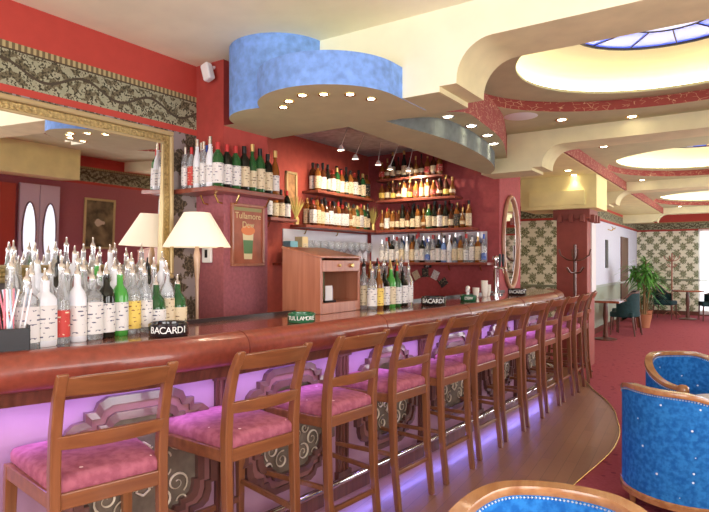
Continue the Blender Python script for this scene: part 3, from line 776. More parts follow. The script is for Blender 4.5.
def nm(glass, lab, shape):
    sh = {'straight': 'straight', 'slim': 'slim', 'squat': 'squat', 'square': 'square', 'round': 'round', 'tapered': 'tapered'}[shape]
    return '%s %s%s bottle' % (sh, glass, (' bottle with %s label' % lab).replace(' bottle with', ' glass', 0) if False else '')
def row(n, p0, p1, where, group, kit, jit=.004, size=(.92, 1.06), pour=False, phrase='on', order='from left'):
    """kit: list of (shape, glass, label, cap)"""
    last = None
    for i in range(n):
        t = i/(n-1) if n > 1 else .5
        x, y, z = (p0[k]+(p1[k]-p0[k])*t for k in range(3)); jit = .0015
        while True:
            q = random.choice(kit)
            if q != last: break
        last = q; sh, gl, lb, cp = q
        lt = (' with %s label' % lb) if lb else ''
        label = '%s %s bottle%s, %s %s %s %s' % (sh, gl, lt, ORD[i], order, phrase, where)
        bottle(sh, gl, lb, cp, (x+random.uniform(-jit, jit), y+random.uniform(-jit, jit), z+.0005), label, group, random.uniform(*size), pour, math.dist(p0, p1)/max(1, n-1)-.004)
WHISKY = [('straight', 'amber', 'cream', 'black'), ('square', 'amber', 'cream', 'gold'), ('straight', 'green', 'cream', 'gold'), ('straight', 'brown', 'white', 'black'), ('square', 'brown', 'white', 'red'),
          ('straight', 'amber', 'white', 'red'), ('slim', 'dark', 'cream', 'black'), ('squat', 'amber', 'cream', 'gold'), ('square', 'amber', 'black', 'black')]
COGNAC = [('round', 'amber', 'cream', 'gold'), ('squat', 'brown', 'cream', 'black'), ('squat', 'amber', 'red', 'gold'), ('slim', 'dark', 'cream', 'gold'), ('round', 'brown', 'cream', 'black'), ('tapered', 'brown', 'yellow', 'gold'), ('squat', 'amber', 'yellow', 'red')]
CLEAR = [('straight', 'clear', 'white', 'steel'), ('slim', 'clear', 'white', 'red'), ('tapered', 'clear', 'blue', 'blue'), ('square', 'clear', 'white', 'white'), ('straight', 'clear', 'cream', 'black'), ('slim', 'frosted white', 'white', 'steel'), ('square', 'dark', 'white', 'black'), ('straight', 'blue', 'white', 'steel')]
MIX = [('straight', 'green', 'white', 'red'), ('straight', 'dark', 'cream', 'black'), ('slim', 'green', 'cream', 'gold'), ('straight', 'green', 'cream', 'black'), ('slim', 'amber', 'white', 'gold'), ('straight', 'dark', 'white', 'red')]

# ---------------- shelves
def shelf(label, x0, x1, y0, y1, z, brackets, axis):
    t = thing('wall_shelf', label, 'shelf', ((x0+x1)/2, (y0+y1)/2, z-.03)); cx, cy = (x0+x1)/2, (y0+y1)/2
    MB().box(x0-cx, x1-cx, y0-cy, y1-cy, 0, .03).build('board', wood('shelf_wood', (.30, .075, .045), (.18, .04, .025), .35, 'y') if 'shelf_wood' not in MATS else MATS['shelf_wood'], t, bevel=.003)
    for b in brackets:
        m = MB()
        if axis == 'x': m.tube([(x0-cx+.004, b-cy, -.06), (x0-cx+.03, b-cy, -.05), (x0-cx+.05, b-cy, -.004)], .007, 6)
        elif axis == 'y-': m.tube([(b-cx, y1-cy-.004, -.06), (b-cx, y1-cy-.03, -.05), (b-cx, y1-cy-.05, -.004)], .007, 6)
        m.build('bracket', BRASS, t, smooth=60)
    return t
yb = 6.35
for z, xe, nb, kit, wh, sz in ((2.49, -2.86, 11, COGNAC[:], 'top shelf of the rear wall', (.9, 1.1)), (2.23, -2.70, 13, COGNAC+WHISKY[:2], 'second shelf of the rear wall', (.78, .88)), (1.86, -2.50, 17, WHISKY+COGNAC[:2], 'third shelf of the rear wall', (.9, 1.02)), (1.465, -2.32, 20, CLEAR+WHISKY[:2], 'lowest shelf of the rear wall', (.95, 1.08))):
    ordi = wh.split()[0]
    shelf('%s dark wooden bottle shelf on the rear alcove wall' % ordi, -3.76 if z > 1 else -4, xe, yb-.22, yb, z, [-3.4, (-3.4+xe)/2, xe-.15], 'y-')
    row(n=nb, p0=(-3.70, yb-.165, z), p1=(xe-.06, yb-.165, z), where='rear wall '+ordi+' shelf, front', group='bottles on the %s' % wh, kit=kit, size=sz, jit=.005)
    if z < 2.3: row(n=nb-1, p0=(-3.66, yb-.065, z), p1=(xe-.10, yb-.065, z), where='rear wall '+ordi+' shelf, back row', group='bottles on the %s' % wh, kit=kit, size=(sz[0]*1.08, sz[1]*1.08), jit=.004)
bottle('slim', 'yellow', 'yellow', 'gold', (-2.83, 6.24, 2.231), 'slim yellow bottle at the right end of the second rear wall shelf', None, 1.15) if False else None
bottle('slim', 'dark', 'cream', 'gold', (-2.555, 6.17, 1.861), 'tall dark bottle at the right end of the third rear wall shelf', None, 1.3) if False else None
for z, ya, ye, nb, kit, wh in ((2.25, 5.0, 6.10, 12, WHISKY, 'upper left alcove shelf'), (1.865, 4.80, 6.12, 15, WHISKY, 'middle left alcove shelf')):
    shelf('%s dark wooden bottle shelf on the left alcove wall' % wh.split()[0], -4.0, -3.78, ya-.02, 6.34 if z < 2 else ye+.03, z, [ya+.2, 5.6], 'x')
    row(n=nb, p0=(-3.84, ya+(.06 if z > 2 else .17), z), p1=(-3.84, ye-.05, z), where=wh, group='bottles on the %s' % wh, kit=kit, size=(.95, 1.08), jit=.005)
    row(n=nb-1, p0=(-3.94, ya+(.10 if z > 2 else .2), z), p1=(-3.94, ye-.09, z), where=wh+', back row', group='bottles on the %s' % wh, kit=kit, size=(1.05, 1.12), jit=.004)
shelf('lowest dark wooden shelf on the left alcove wall behind the bar cabinet', -4.0, -3.78, 4.5, 6.34, 1.465, [4.9, 5.6], 'x')
# mirror strips behind the lowest shelves
MB_ = MB().box(-3.995, -3.985, 4.65, 6.3, 1.48, 1.82).build('shelf_mirror', MIRRW); tag(MB_, 'long narrow mirror strip behind the glasses on the left alcove wall', 'mirror')
MB_ = MB().box(-3.95, -2.40, 6.336, 6.345, 1.48, 1.82).build('shelf_mirror', MIRRW); tag(MB_, 'long narrow mirror strip behind the lowest shelf of the rear wall', 'mirror')
MB_ = MB().box(-3.95, -3.45, 6.336, 6.345, 1.0, 1.42).build('shelf_mirror', MIRRW); tag(MB_, 'low mirror panel behind the bottle cluster under the rear shelves', 'mirror')
# stemware on the lowest left shelf
def wineglass():
    m = MB(); m.lathe([(0, 0), (.032, 0), (.030, .004), (.004, .008), (.0035, .085), (.012, .095), (.032, .12), (.036, .155), (.031, .19), (.0295, .19), (.034, .155), (.030, .122), (.0, .098)], n=14)
    return m.build('wine_glass', mat('thin_glass', (.93, .96, 1), .03, trans=.85, ior=1.2, coat=.5), smooth=50)
g0 = wineglass()
for i in range(18):
    o = g0 if i == 0 else g0.copy()
    if i: COL.objects.link(o)
    o.location = (-3.89+.05*(i % 2), 4.98+i*.066, 1.4655); o.scale = (1.15, 1.15, 1.25)
    tag(o, 'clear stemmed glass, %s from left on the lowest left alcove shelf' % ORD[i], 'wine glass', 'stemmed glasses on the lowest left alcove shelf')
m = MB(); m.box(-.05, .05, -.06, .06, 0, .22); o = m.build('spirit_tin', mat('pale_blue_tin', (.18, .42, .52), .4), loc=(-3.86, 4.62, 1.466), bevel=.006); tag(o, 'pale blue boxed tin at the left end of the lowest alcove shelf', 'tin')
MB().box(.051, .053, -.045, .045, .05, .15).build('label', LB['white'], o)
m = MB(); m.box(-.05, .05, -.05, .05, 0, .27); o = m.build('gift_box', mat('cream_card', (.72, .58, .32), .6), loc=(-3.86, 4.80, 1.466), bevel=.004); tag(o, 'cream gift box beside the pale blue tin on the alcove shelf', 'box')
MB().box(.051, .053, -.035, .035, .06, .2).build('label', LB['cream'], o)
# dried grass fans
def grass_fan(loc, label):
    m = MB(); random.seed(int(loc[1]*100))
    for i in range(46):
        a = R(-38+76*i/45); L = random.uniform(.2, .26); dx = random.uniform(-.03, .03)
        m.tube([(0, 0, .05), (dx*.5, sin(a)*L*.5, .05+cos(a)*L*.55), (dx, sin(a)*L, .05+cos(a)*L)], [.002, .003, .001], 4)
    t = m.build('dried_grass_fan', mat('dry_grass', (.55, .45, .14), .8), loc=loc); tag(t, label, 'dried grass')
    MB().lathe([(0, 0), (.03, 0), (.035, .05), (.02, .08), (0, .08)], n=12).build('pot', CP['gold'], t, smooth=40)
grass_fan((-3.9, 4.76, 1.866), 'fan of dried yellow grass at the left end of the middle alcove shelf')
grass_fan((-3.86, 6.23, 1.866), 'fan of dried yellow grass in the corner of the two alcove walls')
# small shelf and gilt picture behind the pillar
shelf('short dark wooden shelf just behind the red pillar', -4.0, -3.8, 4.25, 4.66, 1.91, [4.4], 'x')
row(4, (-3.89, 4.32, 1.91), (-3.89, 4.60, 1.91), 'short shelf behind the red pillar', 'bottles on the short shelf behind the pillar', [('straight', 'amber', 'cream', 'red'), ('straight', 'dark', 'white', 'red'), ('straight', 'brown', 'cream', 'black')], .004)
t = thing('picture_frame', 'small upright gilt framed picture behind the pillar in the alcove', 'picture', (-4.0, 4.78, 2.24))
m = MB(); m.box(0, .03, -.09, -.065, -.19, .19); m.box(0, .03, .065, .09, -.19, .19); m.box(0, .03, -.09, .09, .165, .19); m.box(0, .03, -.09, .09, -.19, -.165); m.build('frame', GILT, t, bevel=.003)
MB().box(.004, .012, -.066, .066, -.166, .166).build('picture', mat('dim_print', (.40, .20, .08), .5, noise=.4, scale=20), t)

# ---------------- L-shaped shelf on the pillar
t = thing('corner_shelf', 'dark wooden L-shaped bottle shelf wrapped round the red pillar', 'shelf', (-2.93, 2.8, 1.93))
MB().prism([(-.27, 0), (-.27, -.2), (.13, -.2), (.13, .48), (0, .48), (0, 0)], 0, .03).build('board', MATS['shelf_wood'], t, bevel=.003)
for b in ((-.15, 0), (-.01, 0)):
    MB().tube([(b[0], -.004, -.06), (b[0], -.04, -.055), (b[0], -.07, -.002)], .007, 6).build('bracket', BRASS, t, smooth=60)
for b in (.08, .38):
    MB().tube([(.004, b, -.06), (.04, b, -.055), (.07, b, -.002)], .007, 6).build('bracket', BRASS, t, smooth=60)
G = 'bottles on the pillar shelf'
row(5, (-3.14, 2.652, 1.96), (-2.90, 2.652, 1.96), 'front of the pillar shelf', G, [CLEAR[0], CLEAR[1], CLEAR[5], ('straight', 'clear', 'red', 'red'), CLEAR[7]], .004, (.95, 1.05))
row(5, (-3.15, 2.754, 1.96), (-2.94, 2.754, 1.96), 'rear of the pillar shelf', G, [CLEAR[0], CLEAR[2], ('slim', 'frosted white', 'white', 'steel')], .003, (1.0, 1.15))
row(8, (-2.855, 2.68, 1.96), (-2.855, 3.24, 1.96), 'right arm of the pillar shelf', G, MIX, .003, (1.0, 1.1))

# ---------------- bottles at the near end: on the counter and on a stepped riser
G = 'spirit bottles at the near end of the bar'
NEARK = [('straight', 'clear', 'white', 'steel'), ('slim', 'clear', 'red', 'steel'), ('square', 'clear', 'white', 'steel'), ('straight', 'clear', 'cream', 'steel'), ('tapered', 'clear', 'blue', 'steel'), ('straight', 'frosted white', 'white', 'steel')]
NK2 = NEARK+[('straight', 'lime', 'white', 'steel'), ('straight', 'yellow', 'yellow', 'gold'), ('square', 'dark', 'white', 'black')]
front = [('square', 'clear', 'white'), ('square', 'frosted white', 'white'), ('slim', 'clear', 'red'), ('straight', 'frosted white', 'white'), ('square', 'clear', 'white'), ('straight', 'dark', 'white'), ('straight', 'lime', 'white'), ('straight', 'clear', 'yellow'), ('straight', 'clear', 'white'), ('squat', 'green', 'white'), ('straight', 'clear', 'cream'), ('squat', 'green', 'cream')]
for i, (sh, gl, lb) in enumerate(front):
    t_ = i/11; x = -2.325-.135*t_; y = 1.185+.84*t_
    bottle(sh, gl, lb, 'steel', (x, y, 1.1305), '%s %s bottle with %s label and pourer, %s in the front row' % (sh, gl, lb, ORD[i]), G, 1.0, True)
row(11, (-2.435, 1.18, 1.13), (-2.545, 2.02, 1.13), 'second row', G, NEARK, .004, (1.0, 1.08), True, 'in')
r_ = thing('bottle_riser', 'low stepped dark wood riser carrying the rear bottle rows by the mirror', 'bottle riser', (-2.93, 1.75, .951))
MB().box(-.05, .15, -.55, .56, 0, .219).build('lower_step', DARKW, r_, bevel=.004)
MB().box(-.20, -.05, -.55, .56, 0, .299).build('upper_step', DARKW, r_, bevel=.004)
row(10, (-2.83, 1.28, 1.17), (-2.83, 2.22, 1.17), 'lower riser step', G, NK2, .006, (.98, 1.08), True)
row(9, (-3.05, 1.38, 1.25), (-3.05, 2.24, 1.25), 'upper riser step', G, NEARK, .006, (.9, 1.0), True)
# carafe
m = MB(); m.lathe([(0, 0), (.045, 0), (.075, .04), (.08, .09), (.05, .14), (.022, .17), (.02, .25), (.032, .29), (.028, .29), (.016, .25), (0, .24)], n=20)
tag(m.build('glass_carafe', GL['frosted white'], loc=(-2.575, 1.36, 1.131), smooth=50), 'round frosted glass carafe with flared neck at the left of the spirit bottles', 'carafe')

# ---------------- cluster of bottles right of the cabinet
G = 'bottles clustered right of the wooden bar cabinet'
CL = [('straight', 'clear', 'white', 'steel'), ('straight', 'green', 'white', 'red'), ('straight', 'lime', 'cream', 'gold'), ('straight', 'amber', 'yellow', 'gold'), ('slim', 'clear', 'white', 'steel'), ('square', 'dark', 'white', 'black'), ('straight', 'clear', 'cream', 'black')]
row(7, (-2.20, 3.54, 1.13), (-2.17, 4.03, 1.13), 'front row beyond the wooden cabinet', G, CL, .005, (.95, 1.02), True, 'in')
row(7, (-2.285, 3.56, 1.13), (-2.26, 4.08, 1.13), 'rear row beyond the wooden cabinet', G, CL, .005, (1.02, 1.1), True, 'in')
row(7, (-2.37, 3.60, 1.13), (-2.35, 4.16, 1.13), 'hindmost row beyond cabinet', G, CL, .004, (1.0, 1.12), True, 'in')

# ============================================================ THINGS ON THE BAR
def tray(name, label, loc, rz, col, word, wcol, big=1.0):
    t = thing(name, label, 'ashtray', loc, rz)
    m = MB(); m.lathe([(0, 0), (.062, 0), (.066, .004), (.066, .042), (.060, .046), (.054, .042), (.05, .014), (0, .012)], n=28)
    m.xf(Matrix.Scale(big, 4)); m.build('bowl', mat('tray_'+col, {'black': (.012, .012, .015), 'green': (.02, .13, .06)}[col], .18, coat=.6), t, smooth=45)
    # lettering wrapped on the outside rim
    tt = bpy.data.curves.new('w', 'FONT')
    bpy.data.curves.remove(tt)
    r = .067*big; n = len(word); step = .29 if n < 9 else .235
    for i, ch in enumerate(word):
        if ch == ' ': continue
        a = -pi/2+(i-(n-1)/2)*step
        text(ch, (.032 if n < 9 else .026)*big, wcol, t, (r*cos(a), r*sin(a), .023*big), (R(90), 0, a+pi/2), 'letter')
    return t
WCOL = mat('white_ink', (.85, .85, .82), .5); 
def face(p):   # rotation so that local -y looks at the camera
    return math.atan2(p[1], p[0])+pi/2+pi
q = (-2.20, 1.76, 1.131); tray('ashtray', 'large round black ashtray with white lettering beside the spirit bottles', q, face(q), 'black', 'BACARDI', WCOL, 1.35)
q = (-2.06, 2.56, 1.131); tray('ashtray', 'round green ashtray with pale lettering in front of the wooden cabinet', q, face(q), 'green', 'TULLAMORE', WCOL, 1.2)
q = (-2.02, 4.17, 1.131); tray('ashtray', 'round black ashtray beside the bottle cluster in mid bar', q, face(q), 'black', 'BACARDI', WCOL, 1.5)
q = (-1.98, 4.78, 1.131); tray('ashtray', 'small green ashtray left of the white cups', q, face(q), 'green', 'DEW', WCOL, 1.1)
q = (-1.93, 5.95, 1.131); tray('ashtray', 'round black ashtray by the oval mirror at the far bar end', q, face(q), 'black', 'BACARDI', WCOL, 1.4)
# straws and napkin caddy
t = thing('straw_caddy', 'black bar caddy holding pink and white straws at the left edge', 'caddy', (-2.335, 1.07, 1.132), R(-20))
m = MB(); m.box(-.07, .07, -.11, .11, 0, .008); m.box(-.07, -.064, -.11, .11, 0, .11); m.box(.064, .07, -.11, .11, 0, .09); m.box(-.07, .07, -.11, -.104, 0, .10); m.box(-.07, .07, .104, .11, 0, .10); m.box(-.07, .07, -.003, .003, 0, .10)
m.build('tray', BLACK, t, bevel=.004)
random.seed(3)
for i in range(14):
    a = random.uniform(-.25, .25); b = random.uniform(-.22, .22); x, y = random.uniform(-.04, .04), random.uniform(.02, .09)
    c = [mat('straw_pink', (.85, .25, .32), .4), mat('straw_white', (.9, .9, .92), .4), mat('straw_blue', (.6, .75, .9), .4)][i % 3]
    o = MB().tube([(x, y, .01), (x+a*.2, y+b*.2, .235)], .0035, 6).build('drinking_straw', c)
    o.location = t.location; o.rotation_euler = t.rotation_euler
    tag(o, 'thin %s drinking straw standing in the black bar caddy' % ['pink', 'white', 'pale blue'][i % 3], 'straw', '%s straws in the caddy' % ['pink', 'white', 'pale blue'][i % 3])
o = MB().box(-.05, .05, -.09, -.02, .009, .12).build('napkin_stack', mat('napkin', (.80, .84, .92), .9), bevel=.004); o.location = t.location; o.rotation_euler = t.rotation_euler
tag(o, 'stack of pale napkins in the black bar caddy', 'napkins')
# wooden cabinet on the bar
t = thing('bar_cabinet', 'wooden slope-topped cabinet with an open niche standing on the bar', 'cabinet', (-2.41, 3.225, 1.131))
x0, x1, y0, y1 = -.16, .16, -.235, .235
for yy_ in (y0, y1-.018): MB().prism([(x0, 0), (x1, 0), (x1, .365), (x0, .43)], yy_, yy_+.018, 'xz').build('side_panel', CABW, t, bevel=.002)
MB().box(x0+.016, x0+.02, y0+.02, y1-.02, .07, .40).build('niche_lining', mat('niche_olive', (.22, .22, .12), .6), t)
m = MB(); m.box(x0, x0+.015, y0+.018, y1-.018, 0, .42); m.build('back_panel', CABW, t)
m = MB(); m.box(x0, x1, y0+.018, y1-.018, 0, .07); m.box(x1-.012, x1, y0+.018, y0+.028, .07, .27); m.box(x1-.012, x1, y1-.028, y1-.018, .07, .27); m.build('base', CABW, t, bevel=.002)
d = MB().box(x1-.2, x1+.004, y0+.02, y1-.02, .275, .350).build('drawer', CABW, t, bevel=.003)
MB().lathe([(0, 0), (.012, 0), (.016, .012), (.012, .02), (0, .022)], n=14).xf(Matrix.Translation((x1+.004, .11, .315)) @ Matrix.Rotation(R(90), 4, 'Y')).build('knob', CP['gold'], d, smooth=40)
MB().lathe([(0, 0), (.009, 0), (.011, .009), (.008, .014), (0, .016)], n=14).xf(Matrix.Translation((x1+.004, -.03, .315)) @ Matrix.Rotation(R(90), 4, 'Y')).build('knob', CP['gold'], d, smooth=40)
MB().prism([(x0-.005, .43), (x1+.005, .365), (x1+.005, .378), (x0-.005, .443)], y0-.004, y1+.004, 'xz').build('sloping_top', CABW, t, bevel=.002)
c = thing('card_display', 'small dark stand with printed cards inside the wooden cabinet', 'card display', (-2.285, 3.13, 1.203), R(70))
MB().box(-.045, .045, -.02, .02, 0, .012).build('stand', BLACK, c)
for i, cc in enumerate(((.6, .6, .62), (.1, .12, .3), (.5, .3, .2))):
    MB().box(-.035+.01*i, .02+.01*i, -.012+.01*i, -.010+.01*i, .012, .11-.012*i).build('card', mat('card_%d' % i, cc, .6), c)
# white cup-warmer / phone-like stand, cups, tap
t = thing('tea_light_stand', 'small white rounded stand on the bar left of the stacked cups', 'stand', (-2.12, 5.10, 1.131), R(20))
MB().lathe([(0, 0), (.035, 0), (.035, .008), (.014, .014), (.014, .06), (.03, .07), (0, .072)], n=16).build('pedestal', WHITE, t, smooth=40)
MB().tube([(0, -.11, .075), (0, -.08, .092), (0, -.03, .098), (0, .03, .098), (0, .08, .092), (0, .11, .075)], [.012, .018, .02, .02, .018, .012], 10).build('arm', WHITE, t, smooth=50)
def cupstack(loc, n, label):
    t = thing('cup_stack', label, 'cups', loc)
    for i in range(n):
        MB().lathe([(0, .002+i*.022), (.022, .002+i*.022), (.034, .07+i*.022), (.032, .07+i*.022), (.02, .006+i*.022), (0, .006+i*.022)], n=16).build('cup', mat('cup_white', (.86, .82, .74), .3), t, smooth=40)
cupstack((-2.08, 5.42, 1.131), 5, 'tallest stack of cream cups on the bar')
cupstack((-2.10, 5.56, 1.131), 3, 'short stack of cream cups right of the tallest one')
cupstack((-2.12, 5.30, 1.131), 2, 'lowest pair of cream cups left of the tallest stack')
t = thing('beer_tap', 'tall chrome beer tap tower with two handles in front of the oval mirror', 'beer tap', (-2.12, 5.85, 1.131))
MB().lathe([(0, 0), (.07, 0), (.07, .012), (.03, .02), (.028, .33), (.04, .36), (.03, .40), (0, .41)], n=20).build('column', CHROME, t, smooth=40)
for s in (-1, 1):
    MB().tube([(.02, s*.05, .28), (.09, s*.05, .27), (.10, s*.05, .22)], .009, 8).build('spout', CHROME, t, smooth=50)
    MB().lathe([(0, 0), (.008, 0), (.016, .07), (.012, .13), (0, .135)], (.06, s*.05, .29), n=12).build('handle', BLACK, t, smooth=50)
MB().tube([(0, -.06, .28), (0, .06, .28)], .014, 8).build('cross_bar', CHROME, t, smooth=50)
# arc of cards on the rear wall
t = thing('card_fan', 'curved fan of five small cards hung on the red rear wall', 'wall decoration', (-3.17, 6.35, 1.16))
MB().tube([(.24*cos(R(a)), -.012, .24*sin(R(a))-.10) for a in range(30, 151, 8)], .008, 6).build('arc_holder', DARKW, t, smooth=60)
for i, a in enumerate((145, 118, 92, 64, 36)):
    m = MB().box(-.042, .042, -.022, -.016, 0, .105); m.xf(Matrix.Translation((.23*cos(R(a)), 0, .23*sin(R(a))-.10)) @ Matrix.Rotation(-R(a-90), 4, 'Y'))
    m.build('card', LB[['white', 'cream', 'black', 'white', 'black'][i]], t)
MB().tube([(0.02, -.01, .15), (0.02, -.01, .24)], .004, 6).build('stem', BLACK, t)
MB().box(-.03, .07, -.02, -.005, .24, .29).build('plaque', BLACK, t, bevel=.003)
text('20', .05, WCOL, t, (.02, -.0215, .265), (R(90), 0, 0), 'numeral')

# ============================================================ MIRROR, LAMP, POSTER, PILLAR FITTINGS
t = thing('wall_mirror', 'huge gilt framed mirror behind the spirit bottles', 'mirror', (-3.2, .75, 1.86))
yl, yr, zb, zt = -1.95, 1.82, -.50, .48
def frame_ring(m, y0, y1, z0, z1, w, x0, x1, mi=0):
    m.box(x0, x1, y0, y1, z1-w, z1, mi); m.box(x0, x1, y0, y1, z0, z0+w, mi); m.box(x0, x1, y0, y0+w, z0+w, z1-w, mi); m.box(x0, x1, y1-w, y1, z0+w, z1-w, mi)
    return m
frame_ring(MB(), yl, yr, zb, zt, .03, .0, .045).build('outer_moulding', GILT, t, bevel=.008)
frame_ring(MB(), yl+.03, yr-.03, zb+.03, zt-.03, .045, .0, .032).build('carved_frame', GOLD, t, bevel=.006)
frame_ring(MB(), yl+.075, yr-.075, zb+.075, zt-.075, .018, .0, .040).build('inner_fillet', GILT, t, bevel=.005)
g = MB().box(0, .004, yl+.08, yr-.08, zb+.08, zt-.08).build('mirror_glass', MIRR, t)
g.location = (.020, 0, 0); g.rotation_euler = (0, R(1.75), 0)
t = thing('table_lamp', 'cream cone shaded table lamp on a slender wooden stem', 'lamp', (-2.955, 2.59, .951))
MB().lathe([(0, 0), (.075, 0), (.078, .01), (.03, .022), (.012, .03), (.010, .20), (.012, .40), (.020, .50), (.022, .56), (.014, .60), (.008, .66), (0, .66)], n=20).build('stem', wood('pale_lamp_wood', (.72, .50, .34), (.58, .38, .25), .4, 'z'), t, smooth=40)
m = MB(); m.lathe([(.218, .615), (.085, .84), (.083, .84), (.215, .615)], n=40); m.build('lamp_shade', SHADE, t, smooth=50)
MB().lathe([(0, 0), (.02, .01), (.03, .04), (.02, .07), (0, .08)], (0, 0, .66), n=14).build('bulb', mat('bulb_glow', (1, .9, .75), .5, emit=(1, .85, .6), es=6), t, smooth=60)
m = MB(); m.tube([(0, 0, .66), (0, 0, .83)], .003, 6)
for a in range(3): m.tube([(0, 0, .825), (.084*cos(a*2.1), .084*sin(a*2.1), .838)], .002, 4)
m.build('shade_spider', BRASS, t)
t = thing('framed_poster', 'framed whiskey poster with a drawn tumbler on the pillar', 'poster', (-2.93, 3.025, 1.66))
frame_ring(MB(), -.165, .165, -.22, .22, .02, 0, .022).build('frame', CABW, t, bevel=.004)
pst = MB().box(.002, .010, -.146, .146, -.201, .201).build('print', mat('poster_red', (.36, .10, .05), .5, noise=.2, scale=12), t)
GI = mat('poster_gold', (.72, .55, .28), .5)
text('Tullamore', .062, GI, t, (.0125, 0, .135), (R(90), 0, R(90))); text('Dew', .062, GI, t, (.0125, 0, .072), (R(90), 0, R(90)))
m = MB(); m.quad((.0115, -.055, .02), (.0115, .055, .02), (.0115, .04, -.17), (.0115, -.04, -.17)); m.build('drawn_tumbler', mat('poster_cream', (.75, .62, .35), .5), t)
m = MB(); m.quad((.0125, -.05, -.035), (.0125, .05, -.035), (.0125, .042, -.13), (.0125, -.042, -.13)); m.build('drawn_label', mat('poster_green', (.10, .22, .08), .5), t)
m = MB(); m.quad(*[(.0119, .07*cos(a)+.0, .035+.035*sin(a)) for a in [2*pi*i/20 for i in range(20)]]); m.build('drawn_glow', mat('poster_orange', (.75, .22, .06), .5), t)
MB().quad((.0115, -.14, .17), (.0115, .14, .17), (.0115, .14, .195), (.0115, -.14, .195)).build('drawn_band', mat('poster_olive', (.28, .26, .10), .5), t)
t = thing('wall_thermostat', 'small white wall thermostat on the pillar beside the lamp shade', 'thermostat', (-3.08, 2.8, 1.52))
MB().box(-.045, .045, -.02, 0, -.055, .055).build('housing', WHITE, t, bevel=.006); MB().box(-.012, .012, -.023, -.019, -.02, .035).build('display', BLACK, t)
t = thing('security_sensor', 'small white motion sensor tilted high on the red pillar', 'sensor', (-3.02, 2.8, 2.77))
MB().tube([(0, 0, .04), (0, -.04, .02)], .012, 8).build('bracket', WHITE, t)
m = MB().box(-.035, .035, -.09, -.035, -.07, .05); m.xf(Matrix.Rotation(R(-18), 4, 'Y')); m.build('housing', WHITE, t, bevel=.012)
# oval mirror on the pier at the bar end
t = thing('oval_mirror', 'tall oval mirror with thin wooden frame at the far bar end', 'mirror', (-2.26, 6.70, 1.70))
MB().tube([(.02, .27*cos(a), .53*sin(a)) for a in [2*pi*i/48 for i in range(48)]], .024, 8, closed=True).build('frame', wood('oval_frame_wood', (.50, .28, .18), (.36, .17, .1), .3, 'z'), t, smooth=60)
MB().prism([(.26*cos(a), .52*sin(a)) for a in [2*pi*i/48 for i in range(48)]], .005, .012, 'yz').build('mirror_glass', MIRR, t)
# beyond the recess: wall sconce, dark panels on the corridor wall
t = thing('door_1', 'dark', 'x'); bpy.data.objects.remove(t)
MB().box(-2.48, -2.455, 15.65, 16.7, 0, 2.1).build('door_1', DARKW, bevel=.004, **S)  # flat dark sheet standing in for the darkness of an open doorway
t = MB().box(-2.48, -2.46, 13.7, 13.95, 1.34, 1.96).build('wall_panel', BLACK, bevel=.003); tag(t, 'narrow black panel on the white corridor wall', 'wall panel')
t = thing('wall_sconce', 'small brass wall light high on the white corridor wall', 'wall light', (-2.48, 14.0, 2.2))
MB().tube([(0, 0, 0), (.08, 0, -.03), (.13, -.1, .02), (.12, -.2, .05)], .010, 6).build('arm', BRASS, t, smooth=60)
MB().tube([(.0, 0, 0), (.08, 0, -.03), (.13, .1, .02), (.12, .2, .05)], .010, 6).build('arm', BRASS, t, smooth=60)

# ============================================================ CEILING LAMPS
def downlight(loc, label, group, r=.045, e=0, tgt=None, trim=BRASS):
    t = thing('downlight', label, 'ceiling light', loc, 0, group)
    MB().lathe([(r*.72, .0), (r, -.002), (r*1.12, -.006), (r*1.15, 0)], n=18).build('trim_ring', trim, t, smooth=50)
    MB().lathe([(0, -.003), (r*.72, -.003), (r*.72, .0)], n=18).build('lamp_face', LAMPON, t)
    if e: spot((loc[0], loc[1], loc[2]-.03), e, 95, tgt=tgt or (loc[0], loc[1], 0))
for i, (x, y) in enumerate([(-2.27, 2.65), (-2.16, 2.57), (-2.02, 2.52), (-1.91, 2.57), (-1.79, 2.65), (-1.74, 2.79)]):
    downlight((x, y, 2.394), 'small warm spotlight, %s from left under the blue drum' % ORD[i], 'spotlights under the blue drum', .028, 4)
for i, (x, y) in enumerate([(-1.79, 3.93), (-1.78, 4.35), (-1.80, 4.75), (-1.88, 5.12)]):
    downlight((x, y, zs(y)-.001), 'round downlight in the soffit strip, %s from the blue drum' % ORD[i], 'downlights in the bar soffit strip', .045, 1.5, trim=CHROME)
for i, (x, y) in enumerate([(-1.38, 5.55), (-.82, 5.78), (.3, 5.78)]):
    downlight((x, y, 2.789), 'warm round downlight, %s from left beside the nearest skylight dome' % ORD[i], 'downlights around the nearest dome', .05, 4)
for i, (x, y) in enumerate([(-1.85, 7.75), (-1.88, 8.2)]):
    downlight((x, y, 2.649), 'round downlight in yellow soffit, %s from the oval mirror' % ORD[i], 'downlights in the yellow soffit', .05, 4)
for i, (x, y, a) in enumerate([(-1.30, 7.1, 'left of the second skylight dome'), (-1.32, 10.35, 'behind the second skylight dome'), (-1.30, 11.6, 'left of the third skylight dome'), (-1.2, 15.75, 'behind the third skylight dome')]):
    downlight((x, y, 2.789), 'warm round downlight %s' % a, None, .05, 3)
t = MB().lathe([(0, -.006), (.13, -.006), (.15, 0), (0, 0)], n=28).build('ceiling_speaker', WHITE, loc=(-1.66, 5.22, 2.789), smooth=40); tag(t, 'round white ceiling speaker beside the red squiggle band', 'speaker')
